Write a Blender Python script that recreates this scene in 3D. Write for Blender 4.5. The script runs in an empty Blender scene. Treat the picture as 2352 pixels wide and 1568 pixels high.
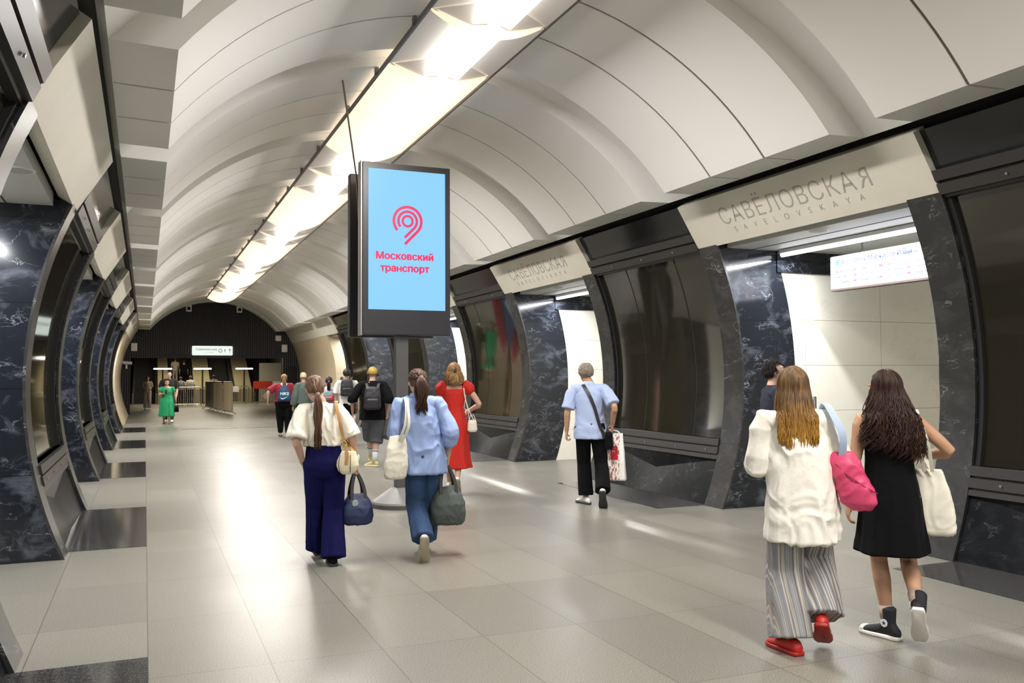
import bpy, bmesh, math, random
from mathutils import Vector, Matrix, noise as mnoise
PI = math.pi
random.seed(7)
S = bpy.context.scene
COL = S.collection

# ------------------------------------------------------------------ camera
CAMH = 1.65
YAW, PITCH, ROLL, FPX = .397, .0396, -.0053, 2010.9
fw = Vector((math.sin(YAW)*math.cos(PITCH), math.cos(YAW)*math.cos(PITCH), math.sin(PITCH)))
rt = Vector((math.cos(YAW), -math.sin(YAW), 0)); up = rt.cross(fw)
r2 = rt*math.cos(ROLL)+up*math.sin(ROLL); u2 = -rt*math.sin(ROLL)+up*math.cos(ROLL)
cd = bpy.data.cameras.new('camera'); cam = bpy.data.objects.new('camera', cd); COL.objects.link(cam)
cd.sensor_width = 36; cd.lens = FPX/2352*36; cd.clip_end = 300; cd.clip_start = .05
cam.matrix_world = Matrix(((r2.x,u2.x,-fw.x,0),(r2.y,u2.y,-fw.y,0),(r2.z,u2.z,-fw.z,CAMH),(0,0,0,1)))
S.camera = cam
S.cycles.caustics_reflective = False; S.cycles.caustics_refractive = False
# ------------------------------------------------------------------ world, exposure
w = bpy.data.worlds.new('world'); S.world = w; w.use_nodes = True
w.node_tree.nodes['Background'].inputs[0].default_value = (1, .95, .88, 1)
w.node_tree.nodes['Background'].inputs[1].default_value = .02
S.view_settings.view_transform = 'Standard'; S.view_settings.look = 'None'
S.view_settings.exposure = 0.0; S.view_settings.gamma = 1; S.view_settings.use_curve_mapping = False
LAMP_E = 3.2      # luminous boxes of the long ceiling lamp
HALL_W = 170.0      # area lamp in every lamp module, watts
TUBE_W = 110.0      # area lamp in each passage tube

def area(name, loc, sx, sy, watts, color, rot=(0,0,0)):
    l = bpy.data.lights.new(name, 'AREA'); l.shape = 'RECTANGLE'; l.size = sx; l.size_y = sy
    l.energy = watts; l.color = color
    o = bpy.data.objects.new(name, l); COL.objects.link(o); o.location = loc; o.rotation_euler = rot
    return o
# hall axis, wall circle, bays (metres)
XC, ZC, R = 2.956, 1.6, 3.95
C0, P, WD, BD = 7.531, 6.578, 1.856, .38
KS = list(range(-2, 4))          # full bays; bay 4 is the cream one before the end wall
YEND = 43.0
# lamp modules: the real lamps of the hall
for k in range(-2, 5):
    c = C0+P*k
    area('hall_lamp_light', (XC, c-.75, 4.902), .37, 1.35, HALL_W, (1, .965, .915))
    area('hall_lamp_light', (XC, c+.75, 4.902), .37, 1.35, HALL_W, (1, .965, .915))
for k in range(-1, 5):
    c = C0+P*k
    for s in (-1, 1):
        area('passage_tube_light', (XC+s*4.5, c, 3.125), .06, 2.7, TUBE_W, (.93, .95, 1))
        area('platform_light', (XC+s*9.6, c, 3.6), .5, 3.0, 80, (1, .95, .85))

# ------------------------------------------------------------------ materials
MATS = {}
def nd(nt, t, **kw):
    n = nt.nodes.new(t)
    for k, v in kw.items(): setattr(n, k, v)
    return n
def base_mat(name, col=(.5,.5,.5), rough=.5, metal=0, ior=1.5, coat=0, emit=None, es=0, bump=0, bscale=80, sheen=0, var=0, vscale=3, vcol=None, stretch=(1,1,1), coords='Object', trans=0):
    m = bpy.data.materials.new(name); m.use_nodes = True; nt = m.node_tree; b = nt.nodes['Principled BSDF']
    b.inputs['Base Color'].default_value = (*col, 1); b.inputs['Roughness'].default_value = rough
    b.inputs['Metallic'].default_value = metal; b.inputs['IOR'].default_value = ior
    if coat: b.inputs['Coat Weight'].default_value = coat; b.inputs['Coat Roughness'].default_value = .05
    if sheen: b.inputs['Sheen Weight'].default_value = sheen
    if emit: b.inputs['Emission Color'].default_value = (*emit, 1); b.inputs['Emission Strength'].default_value = es
    if bump or var:
        tc = nd(nt, 'ShaderNodeTexCoord'); mp = nd(nt, 'ShaderNodeMapping'); mp.inputs['Scale'].default_value = stretch
        nt.links.new(tc.outputs[coords], mp.inputs[0])
    if bump:
        n = nd(nt, 'ShaderNodeTexNoise'); n.inputs['Scale'].default_value = bscale; n.inputs['Detail'].default_value = 3
        bp = nd(nt, 'ShaderNodeBump'); bp.inputs['Strength'].default_value = bump; bp.inputs['Distance'].default_value = .02
        nt.links.new(mp.outputs[0], n.inputs['Vector']); nt.links.new(n.outputs[0], bp.inputs['Height']); nt.links.new(bp.outputs[0], b.inputs['Normal'])
    if var:
        n = nd(nt, 'ShaderNodeTexNoise'); n.inputs['Scale'].default_value = vscale; n.inputs['Detail'].default_value = 4
        r = nd(nt, 'ShaderNodeValToRGB'); r.color_ramp.elements[0].position = .35; r.color_ramp.elements[1].position = .65
        r.color_ramp.elements[0].color = (*(vcol or [c*(1-var) for c in col]), 1); r.color_ramp.elements[1].color = (*col, 1)
        nt.links.new(mp.outputs[0], n.inputs['Vector']); nt.links.new(n.outputs[0], r.inputs[0]); nt.links.new(r.outputs[0], b.inputs['Base Color'])
    return m
def M(name, *a, **k):
    if name not in MATS: MATS[name] = base_mat(name, *a, **k)
    return MATS[name]
def ramp(nt, pts):
    r = nd(nt, 'ShaderNodeValToRGB'); e = r.color_ramp.elements
    while len(e) < len(pts): e.new(.5)
    for i, (p, c) in enumerate(pts): e[i].position = p; e[i].color = (*c, 1)
    return r
def marble(name, base, cloud, vein, rough=.12, scale=1.0, veinw=.035, tile=None, joint=(.015,.015,.015), cloudpos=(.45,.8), stretch=1.0):
    m = bpy.data.materials.new(name); m.use_nodes = True; nt = m.node_tree; b = nt.nodes['Principled BSDF']; L = nt.links.new
    b.inputs['Roughness'].default_value = rough
    tc = nd(nt, 'ShaderNodeTexCoord')
    mp = nd(nt, 'ShaderNodeMapping'); mp.inputs['Rotation'].default_value = (.5, .4, .6); mp.inputs['Scale'].default_value = (scale*1.0, scale*stretch, scale*1.5); L(tc.outputs['Object'], mp.inputs[0])
    n1 = nd(nt, 'ShaderNodeTexNoise'); n1.inputs['Scale'].default_value = 1.6; n1.inputs['Detail'].default_value = 8; n1.inputs['Distortion'].default_value = .6; n1.inputs['Roughness'].default_value = .65
    L(mp.outputs[0], n1.inputs['Vector'])
    r1 = ramp(nt, [(cloudpos[0], base), (cloudpos[1], cloud)]); L(n1.outputs[0], r1.inputs[0])
    n2 = nd(nt, 'ShaderNodeTexNoise'); n2.inputs['Scale'].default_value = 1.1; n2.inputs['Detail'].default_value = 7; n2.inputs['Distortion'].default_value = .6; n2.inputs['Roughness'].default_value = .6
    mp2 = nd(nt, 'ShaderNodeMapping'); mp2.inputs['Location'].default_value = (3.1, 7.7, 1.9); mp2.inputs['Scale'].default_value = (1, .6, 1.3); L(mp.outputs[0], mp2.inputs[0]); L(mp2.outputs[0], n2.inputs['Vector'])
    r2_ = ramp(nt, [(.5-veinw, (0,0,0)), (.5, (1,1,1)), (.5+veinw, (0,0,0))]); L(n2.outputs[0], r2_.inputs[0])
    n3 = nd(nt, 'ShaderNodeTexNoise'); n3.inputs['Scale'].default_value = 2.3; n3.inputs['Detail'].default_value = 3; L(mp.outputs[0], n3.inputs['Vector'])
    r3 = ramp(nt, [(.45, (0,0,0)), (.7, (1,1,1))]); L(n3.outputs[0], r3.inputs[0])
    mu = nd(nt, 'ShaderNodeMath', operation='MULTIPLY'); L(r2_.outputs[0], mu.inputs[0]); L(r3.outputs[0], mu.inputs[1])
    mx = nd(nt, 'ShaderNodeMix', data_type='RGBA'); L(mu.outputs[0], mx.inputs['Factor']); L(r1.outputs[0], mx.inputs['A']); mx.inputs['B'].default_value = (*vein, 1)
    out = mx.outputs['Result']
    if tile:   # (axis u, tile width, tile height, offset u)
        ax, tw, th, off = tile
        sp = nd(nt, 'ShaderNodeSeparateXYZ'); L(tc.outputs['Object'], sp.inputs[0])
        fs = []
        for o_, wdt, of in ((sp.outputs[ax], tw, off), (sp.outputs['Z'], th, 0)):
            if not wdt: continue
            a = nd(nt, 'ShaderNodeMath', operation='ADD'); a.inputs[1].default_value = -of; L(o_, a.inputs[0])
            d = nd(nt, 'ShaderNodeMath', operation='DIVIDE'); d.inputs[1].default_value = wdt; L(a.outputs[0], d.inputs[0])
            f = nd(nt, 'ShaderNodeMath', operation='PINGPONG'); f.inputs[1].default_value = .5; L(d.outputs[0], f.inputs[0])
            l = nd(nt, 'ShaderNodeMath', operation='LESS_THAN'); l.inputs[1].default_value = .003/wdt; L(f.outputs[0], l.inputs[0]); fs.append(l.outputs[0])
        q = fs[0]
        if len(fs) > 1:
            x = nd(nt, 'ShaderNodeMath', operation='MAXIMUM'); L(fs[0], x.inputs[0]); L(fs[1], x.inputs[1]); q = x.outputs[0]
        m2 = nd(nt, 'ShaderNodeMix', data_type='RGBA'); L(q, m2.inputs['Factor']); L(out, m2.inputs['A']); m2.inputs['B'].default_value = (*joint, 1); out = m2.outputs['Result']
    L(out, b.inputs['Base Color'])
    MATS[name] = m
    return m
def granite(name, cols, rough, tx, ty, jx, jy, joint=.5):
    m = bpy.data.materials.new(name); m.use_nodes = True; nt = m.node_tree; b = nt.nodes['Principled BSDF']; L = nt.links.new
    tc = nd(nt, 'ShaderNodeTexCoord'); mp = nd(nt, 'ShaderNodeMapping'); mp.inputs['Location'].default_value = (-jx, -jy, 0); L(tc.outputs['Object'], mp.inputs[0])
    n = nd(nt, 'ShaderNodeTexNoise'); n.inputs['Scale'].default_value = 150; n.inputs['Detail'].default_value = 3; L(mp.outputs[0], n.inputs['Vector'])
    r = ramp(nt, [(.38, cols[0]), (.5, cols[1]), (.66, cols[2])]); L(n.outputs[0], r.inputs[0])
    bk = nd(nt, 'ShaderNodeTexBrick'); bk.offset = 0; bk.inputs['Scale'].default_value = 1; bk.inputs['Brick Width'].default_value = tx; bk.inputs['Row Height'].default_value = ty
    bk.inputs['Mortar Size'].default_value = .004; bk.inputs['Mortar Smooth'].default_value = .3; bk.inputs['Bias'].default_value = 0
    bk.inputs['Color1'].default_value = (.80,.81,.82,1); bk.inputs['Color2'].default_value = (1,1,1,1); bk.inputs['Mortar'].default_value = (joint,)*3+(1,)
    L(mp.outputs[0], bk.inputs['Vector'])
    mx = nd(nt, 'ShaderNodeMix', data_type='RGBA', blend_type='MULTIPLY'); mx.inputs['Factor'].default_value = 1; L(r.outputs[0], mx.inputs['A']); L(bk.outputs[0], mx.inputs['B'])
    L(mx.outputs['Result'], b.inputs['Base Color'])
    n2 = nd(nt, 'ShaderNodeTexNoise'); n2.inputs['Scale'].default_value = 1.3; n2.inputs['Detail'].default_value = 5; L(mp.outputs[0], n2.inputs['Vector'])
    mr = nd(nt, 'ShaderNodeMapRange'); mr.inputs['From Min'].default_value = .3; mr.inputs['From Max'].default_value = .7; mr.inputs['To Min'].default_value = rough*.95; mr.inputs['To Max'].default_value = rough*1.08
    L(n2.outputs[0], mr.inputs[0]); L(mr.outputs[0], b.inputs['Roughness']); b.inputs['IOR'].default_value = 1.5; b.inputs['Specular IOR Level'].default_value = .4
    MATS[name] = m
    return m

# ------------------------------------------------------------------ mesh helpers
def obj(name, bm, m, parent=None, smooth=False, mods=()):
    bm.normal_update()
    me = bpy.data.meshes.new(name); bm.to_mesh(me); bm.free()
    o = bpy.data.objects.new(name, me); COL.objects.link(o)
    for x in (m if isinstance(m, (list, tuple)) else [m]): me.materials.append(x)
    if smooth is not None:
        for p in me.polygons: p.use_smooth = True
        if smooth is not True: me.set_sharp_from_angle(angle=math.radians(smooth or 28))
    if parent:
        o.parent = parent
    return o
def thing(name, label, cat, loc=(0,0,0), rz=0, group=None):
    o = bpy.data.objects.new(name, None); COL.objects.link(o); o.location = loc; o.rotation_euler = (0,0,rz)
    o.empty_display_size = .1
    o['label'] = label; o['category'] = cat
    if group: o['group'] = group
    return o
def tag(o, label, cat, group=None, kind=None):
    o['label'] = label; o['category'] = cat
    if group: o['group'] = group
    if kind: o['kind'] = kind
    return o
def struct(name, bm, m, label=None, smooth=False):
    o = obj(name, bm, m, None, smooth); o['kind'] = 'structure'
    if label: o['label'] = label
    return o
def NB(): return bmesh.new()
def box(bm, x0, x1, y0, y1, z0, z1, mi=0):
    v = [bm.verts.new(p) for p in ((x0,y0,z0),(x1,y0,z0),(x1,y1,z0),(x0,y1,z0),(x0,y0,z1),(x1,y0,z1),(x1,y1,z1),(x0,y1,z1))]
    for f in ((0,3,2,1),(4,5,6,7),(0,1,5,4),(1,2,6,5),(2,3,7,6),(3,0,4,7)):
        bm.faces.new([v[i] for i in f]).material_index = mi
    return v
def bbox(sx, sy, sz, loc=(0,0,0), bev=.01, seg=2):
    bm = NB(); box(bm, -sx/2, sx/2, -sy/2, sy/2, -sz/2, sz/2)
    if bev: bmesh.ops.bevel(bm, geom=bm.edges[:], offset=bev, segments=seg, affect='EDGES', profile=.5)
    bmesh.ops.translate(bm, verts=bm.verts, vec=loc)
    return bm
def sweep(bm, inner, outer, y0, y1, mi=0):
    """closed solid between two (x,z) polylines of equal length, from y0 to y1"""
    n = len(inner); A = []
    for y in (y0, y1):
        A.append(([bm.verts.new((x, y, z)) for x, z in inner], [bm.verts.new((x, y, z)) for x, z in outer]))
    fs = []
    for i in range(n-1):
        fs.append((A[0][0][i], A[0][0][i+1], A[1][0][i+1], A[1][0][i]))
        fs.append((A[0][1][i], A[1][1][i], A[1][1][i+1], A[0][1][i+1]))
        fs.append((A[0][0][i], A[0][1][i], A[0][1][i+1], A[0][0][i+1]))
        fs.append((A[1][0][i], A[1][0][i+1], A[1][1][i+1], A[1][1][i]))
    for e in (0, n-1): fs.append((A[0][0][e], A[1][0][e], A[1][1][e], A[0][1][e]))
    for f in fs:
        try: bm.faces.new(f).material_index = mi
        except ValueError: pass
    return bm
def arc(r, z0, z1, s, n=16):
    return [(XC+s*math.sqrt(r*r-(z-ZC)**2), z) for z in [z0+(z1-z0)*i/n for i in range(n+1)]]
def fixn(bm): bmesh.ops.recalc_face_normals(bm, faces=bm.faces[:]); return bm
def tube(bm, pts, r, n=10, cap=True, mi=0):
    pts = [Vector(p) for p in pts]; rs = r if isinstance(r, (list, tuple)) else [r]*len(pts)
    prev = None; rings = []
    for i, p in enumerate(pts):
        t = (pts[min(i+1, len(pts)-1)]-pts[max(i-1, 0)]).normalized()
        a = Vector((1,0,0)) if abs(t.x) < .9 else Vector((0,1,0))
        if prev is not None: a = prev
        a = (a-t*a.dot(t)).normalized(); b = t.cross(a); prev = a
        rings.append([bm.verts.new(p+(a*math.cos(2*PI*j/n)+b*math.sin(2*PI*j/n))*rs[i]) for j in range(n)])
    for q in range(len(rings)-1):
        for j in range(n):
            bm.faces.new((rings[q][j], rings[q][(j+1)%n], rings[q+1][(j+1)%n], rings[q+1][j])).material_index = mi
    if cap: bm.faces.new(rings[0][::-1]).material_index = mi; bm.faces.new(rings[-1]).material_index = mi
    return bm
SWAP = {'н': ('H', .779, .7505, False), 'Я': ('R', 1, 1, True)}     # glyphs whose outline does not fill cleanly, drawn from a sister shape
def _curve_mesh(s, size, extrude, spacing, bold, align='LEFT'):
    c = bpy.data.curves.new('t', 'FONT'); c.body = s; c.size = size; c.extrude = extrude; c.align_x = align; c.align_y = 'BOTTOM_BASELINE'
    c.space_character = spacing; c.offset = bold; c.resolution_u = 3
    t = bpy.data.objects.new('t_src', c); COL.objects.link(t)
    dg = bpy.context.evaluated_depsgraph_get(); me = bpy.data.meshes.new_from_object(t.evaluated_get(dg))
    bpy.data.objects.remove(t); bpy.data.curves.remove(c)
    return me
def _x1(s, size, spacing): 
    me = _curve_mesh(s, size, 0, spacing, 0); x = max(v.co.x for v in me.vertices); bpy.data.meshes.remove(me); return x
def text_obj(name, s, size, m, loc, rot, parent=None, extrude=.002, align='CENTER', spacing=1.0, bold=0, xs=1.0, heavy=0):
    b = bmesh.new()
    if any(ch in SWAP for ch in s):
        base = _x1('HH', size, spacing); adv = _x1('H', size, spacing); adv = base-adv; x = 0      # adv of H
        for ch in s:
            w_ = adv if ch == 'H' else _x1('H'+ch+'H', size, spacing)-base
            if ch.strip():
                g, kx, ky, mir = SWAP.get(ch, (ch, 1, 1, False)); me = _curve_mesh(g, size, extrude, 1, bold); n0 = len(b.verts); b.from_mesh(me); bpy.data.meshes.remove(me); b.verts.ensure_lookup_table()
                xm = max(v.co.x for v in b.verts[n0:])+min(v.co.x for v in b.verts[n0:])
                for v in b.verts[n0:]: v.co = Vector(((xm-v.co.x if mir else v.co.x)*kx+x, v.co.y*ky, v.co.z))
                if mir: bmesh.ops.reverse_faces(b, faces=[f for f in b.faces if f.verts[0].index >= n0 or f.verts[0].index == -1])
            x += w_
        b.normal_update()
    else:
        me = _curve_mesh(s, size, extrude, spacing, bold); b.from_mesh(me); bpy.data.meshes.remove(me)
    xa, xb = min(v.co.x for v in b.verts), max(v.co.x for v in b.verts); ya, yb = min(v.co.y for v in b.verts), max(v.co.y for v in b.verts)
    for v in b.verts: v.co.x -= (xa+xb)/2 if align == 'CENTER' else xa; v.co.y -= size*.33
    if heavy:      # heavier strokes: the outlines laid over themselves a few millimetres apart
        base_me = bpy.data.meshes.new('t'); b.to_mesh(base_me)
        for i, (dx, dy) in enumerate(((1,0),(-1,0),(0,.7),(0,-.7))):
            n0 = len(b.verts); b.from_mesh(base_me); b.verts.ensure_lookup_table()
            for v in b.verts[n0:]: v.co += Vector((dx*heavy, dy*heavy, (i+1)*.0001))
        bpy.data.meshes.remove(base_me)
    me = bpy.data.meshes.new(name); b.to_mesh(me); b.free()
    o = bpy.data.objects.new(name, me); COL.objects.link(o); me.materials.append(m)
    for p in me.polygons: p.material_index = 0
    o.matrix_basis = Matrix.Translation(loc) @ rot.to_4x4() @ Matrix.Diagonal((xs,1,1,1))
    if parent: o.parent = parent
    return o

# ------------------------------------------------------------------ materials of the hall
m_white = M('white_vault_paint', (.80,.795,.775), .55, bump=.02, bscale=300)
m_soffit = M('soffit_paint', (.66,.64,.60), .6)
m_cream = M('cream_sign_board', (.70,.67,.58), .5, var=.06, vscale=2, bump=.02, bscale=200)
m_black = M('black_gloss_panel', (.012,.013,.015), .12)
m_joint = M('vault_joint', (.16,.14,.12), .7)
m_dark = M('dark_void', (.01,.01,.01), .8)
m_rail = M('dark_grey_metal', (.05,.047,.047), .32, metal=.35)
m_bolt = M('steel_bolt', (.6,.6,.6), .3, metal=1)
m_glass = M('smoked_glass', (.020,.018,.012), .045, ior=1.75)
m_letter = M('engraved_letter_grey', (.36,.35,.31), .6)
m_marble = marble('black_marble', (.012,.014,.019), (.15,.165,.20), (.27,.29,.33), rough=.12, scale=1.7, veinw=.007, tile=('Y', 0, .78, 0), joint=(.006,.006,.006), cloudpos=(.52,.88), stretch=.45)
m_band = marble('honed_marble_band', (.026,.026,.026), (.062,.062,.064), (.25,.26,.27), rough=.26, scale=1.6, veinw=.008, tile=('Y', 0, .78, 0), joint=(.02,.02,.02))
m_base = marble('black_granite_base', (.008,.009,.011), (.022,.025,.03), (.10,.11,.12), rough=.30, scale=2, veinw=.01)
m_base.node_tree.nodes['Principled BSDF'].inputs['Specular IOR Level'].default_value = .08
m_wmarble = marble('white_marble', (.86,.83,.72), (.78,.74,.62), (.74,.68,.54), rough=.2, scale=.9, veinw=.012, tile=('X', 1.29, .59, 7.91), joint=(.40,.32,.18), cloudpos=(.5,.9))
m_lime = marble('cream_limestone', (.62,.52,.36), (.56,.46,.31), (.48,.38,.25), rough=.3, scale=.9, veinw=.02, tile=('Y', 1.3, .8, 0), joint=(.36,.3,.2))
m_floor = granite('polished_granite_floor', [(.12,.113,.094), (.215,.204,.172), (.315,.30,.258)], .34, .657, 1.24, .034-.657*8, .31)
m_fdark = granite('dark_granite_floor', [(.022,.021,.022), (.05,.048,.05), (.12,.115,.11)], .10, .657, 1.4, .034, 0, .6)
m_fdark.node_tree.nodes['Principled BSDF'].inputs['Specular IOR Level'].default_value = .3
m_ptile = M('passage_ceiling_paint', (.55,.56,.54), .5)

# ------------------------------------------------------------------ floor
bm = NB(); box(bm, -14, 20, -6, 82, -.3, 0); struct('floor', bm, m_floor, 'light polished granite floor of the hall')
for k in range(-2, 4):
    for s in (-1, 1):
        y0, y1 = C0+P*k+WD, C0+P*(k+1)-WD
        a, b = XC+s*2.922, XC+s*4.1
        bm = NB(); box(bm, min(a,b), max(a,b), y0, y1, 0, .003)
        struct('floor', bm, m_fdark, 'dark granite floor strip in front of a wall bay')
bm = NB(); box(bm, 1.1, 5.0, 30.0, 30.16, 0, .004)
o = obj('floor_grate', bm, M('grate_metal', (.10,.10,.10), .4, metal=.7)); tag(o, 'long thin drain grate crossing the floor in front of the woman in green', 'floor grate')
bm = NB()
for i in range(4): box(bm, 2.2+i*.62, 2.2+i*.62+.44, 30.04, 30.12, .004, .008)
obj('grate_strip', bm, M('bright_metal', (.8,.8,.8), .2, metal=1), o)

# ------------------------------------------------------------------ vault
def vin(t):      # inner face of the rib panels, t in -1..1
    a = t*math.acos((3.834-ZC)/3.56); return (XC+3.56*math.sin(a), ZC+3.56*math.cos(a))
def vout(t):
    h = 3.2; r = 4.36; zc = 3.834-math.sqrt(r*r-h*h); a = t*math.asin(h/r); return (XC+r*math.sin(a), zc+r*math.cos(a)+.015)
N = 40
T = [-1+2*i/N for i in range(N+1)]
bm = NB(); sweep(bm, [vout(t) for t in T], [(vout(t)[0]*1.0+(.12*t), vout(t)[1]+.15) for t in T], -9, YEND); fixn(bm)
struct('ceiling', bm, m_white, 'white curved vault behind the rib panels', smooth=False)
bands = []
j0 = -2
while True:
    g = C0+P/2*j0
    if g-1.37 > YEND: break
    for i in range(3):
        y0 = g-1.37+i*.9133+(.015 if i else 0); y1 = g-1.37+(i+1)*.9133-(.015 if i < 2 else 0)
        if y0 > YEND-.1: continue
        y1 = min(y1, YEND)
        bm = NB(); sweep(bm, [vin(t) for t in T], [vout(t) for t in T], y0, y1); fixn(bm)
        struct('ceiling', bm, m_white, 'white curved rib panel of the vault')
        if i:
            bm = NB(); sweep(bm, [(a[0], a[1]+.012) for a in map(vin, T)], [(a[0], a[1]+.03) for a in map(vin, T)], y0-.028, y0+.006); fixn(bm)
            struct('ceiling', bm, m_joint, 'dark joint strip between rib panels')
    j0 += 1
bm = NB()      # dark backing seen in the slots between panels
# side walls behind everything
for s, nm in ((-1, 'wall_left'), (1, 'wall_right')):
    bm = NB(); sweep(bm, arc(4.12, -.02, 4.3, s, 24), arc(4.2, -.02, 4.3, s, 24), -9, C0-P*2-WD)
    for k in range(-2, 4):
        sweep(bm, arc(4.12, -.02, 4.3, s, 24), arc(4.2, -.02, 4.3, s, 24), C0+P*k+1.6, C0+P*(k+1)-1.6)
    sweep(bm, arc(4.0, 3.90, 4.2, s, 4), arc(4.12, 3.90, 4.2, s, 4), -9, YEND)
    fixn(bm); struct(nm, bm, m_dark, 'dark backing of the tunnel wall')

# ------------------------------------------------------------------ passages
def platform_x(z, s): return XC+s*(11.25-math.sqrt(max(0, 3.95**2-(z-ZC)**2)))
def ordinal(i): return ['nearest the camera','second along from the camera','third along from the camera','fourth along from the camera','fifth along from the camera','sixth along from the camera','seventh along from the camera'][i]
def pier(c, e, s, nm, clad=False):
    """pier edge at y = c + e*1.476 .. 1.856 on side s"""
    y0, y1 = sorted((c+e*1.476, c+e*1.856))
    bm = NB(); sweep(bm, arc(3.975, 0, 3.3, s, 24), arc(4.78, 0, 3.3, s, 24), y0, y1); fixn(bm)
    struct(nm, bm, m_lime if clad else m_marble, 'polished marble reveal of a passage')
    bm = NB(); sweep(bm, arc(3.95, 0, 3.27, s, 24), arc(3.975, 0, 3.27, s, 24), y0, y1); fixn(bm)
    struct(nm, bm, m_lime if clad else m_band, 'honed marble band framing a passage')
    # white marble wall of the cross passage
    zs = [2.96*i/20 for i in range(21)]
    a = [(XC+s*math.sqrt(4.78**2-(z-ZC)**2), z) for z in zs]; b = [(platform_x(z, s), z) for z in zs]
    ya, yb = sorted((c+e*1.476, c+e*1.60))
    bm = NB(); sweep(bm, a, b, ya, yb); fixn(bm); struct(nm, bm, m_wmarble, 'white marble tiled wall inside a cross passage')
    x0, x1 = sorted((XC+s*4.5, XC+s*7.9))
    ya, yb = sorted((c+e*1.45, c+e*1.62))
    bm = NB(); box(bm, x0, x1, ya, yb, 2.963, 3.238); struct(nm, bm, m_marble, 'black marble band above the white wall of a passage')
for s, nm, side in ((-1, 'wall_left', 'left'), (1, 'wall_right', 'right')):
    for k in range(-1, 4):
        c = C0+P*k
        pier(c, -1, s, nm); pier(c, 1, s, nm)
        x0, x1 = sorted((XC+s*3.75, XC+s*7.9))
        bm = NB(); box(bm, x0, x1, c-1.5, c+1.5, 3.24, 3.36)
        struct('ceiling', bm, m_ptile, 'pale ceiling of a cross passage')
        bm = NB()
        for q in (4.13, 4.86, 5.9):
            box(bm, XC+s*q-.006, XC+s*q+.006, c-1.47, c+1.47, 3.236, 3.241)
        struct('trim_%d' % (k+2), bm, m_dark, 'dark joint in the passage ceiling')
        lab = ordinal(k+1)
        t = thing('tube_light', 'slim white tube light on the ceiling of the %s passage %s' % (side, lab), 'light', (XC+s*4.5, c, 3.2), 0, 'tube lights of the cross passages')
        bm = bbox(.07, 2.76, .05, (0,0,.012), .01); obj('housing', bm, M('white_plastic', (.85,.85,.84), .4), t)
        bm = NB(); tube(bm, [(0,-1.36,-.03),(0,1.36,-.03)], .028, 12); obj('tube', bm, M('tube_glow', (.9,.9,.95), .3, emit=(.93,.93,1), es=7), t, True)
        t = thing('ceiling_speaker', 'round white ceiling speaker grille in the %s passage %s' % (side, lab), 'speaker', (XC+s*3.86, c, 3.236), 0, 'ceiling speakers of the passages')
        bm = NB(); tube(bm, [(0,0,-.008),(0,0,.004)], .12, 28); obj('rim', bm, M('white_plastic'), t, False)
        bm = NB(); tube(bm, [(0,0,-.011),(0,0,-.004)], .10, 28); obj('grille', bm, M('grille_grey', (.42,.42,.4), .7, bump=.4, bscale=300), t, False)
        # station name board over the passage
        t = thing('station_name_board', '%s over the %s passage %s' % ('cream board lettered with the station name' if s > 0 else 'plain cream board', side, lab), 'sign', (XC+s*3.4, c, 3.27), 0, 'station name boards over the passages')
        a0 = Vector((3.60, 3.262)); a1 = Vector((3.278, 3.785)); nrm = Vector((-(a1-a0).y, (a1-a0).x)).normalized()   # towards hall
        if nrm.x > 0: nrm = -nrm
        i0, i1 = a0+nrm*.012, a1+nrm*.012; o0, o1 = a0-nrm*.13, a1-nrm*.13
        bm = NB(); sweep(bm, [(s*(i0.x-3.4), i0.y-3.27), (s*(i1.x-3.4), i1.y-3.27)], [(s*(o0.x-3.4), o0.y-3.27), (s*(o1.x-3.4), o1.y-3.27)], -WD, WD); fixn(bm)
        obj('board', bm, m_cream, t)
        # letters: local x along the hall, local y up the slope
        ux = Vector((0, -s, 0)); uy = Vector((s*(a1-a0).x, 0, (a1-a0).y)).normalized(); uz = ux.cross(uy)
        rot = Matrix((ux, uy, uz)).transposed()
        mid = (i0+i1)/2
        def pt(up_, al=0): return Vector((s*(mid.x-3.4), 0, mid.y-3.27))+uy*up_+ux*al+uz*.001
        if s > 0: text_obj('lettering', 'САВЁЛОВСКАЯ', .30, m_letter, pt(.03, .02), rot, t, .0015, spacing=1.1, bold=-.0035, xs=.99)
        if s > 0: text_obj('lettering', 'SAVELOVSKAYA', .10, m_letter, pt(-.155, .02), rot, t, .0015, spacing=3.4, bold=-.001, xs=1.0)
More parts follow.
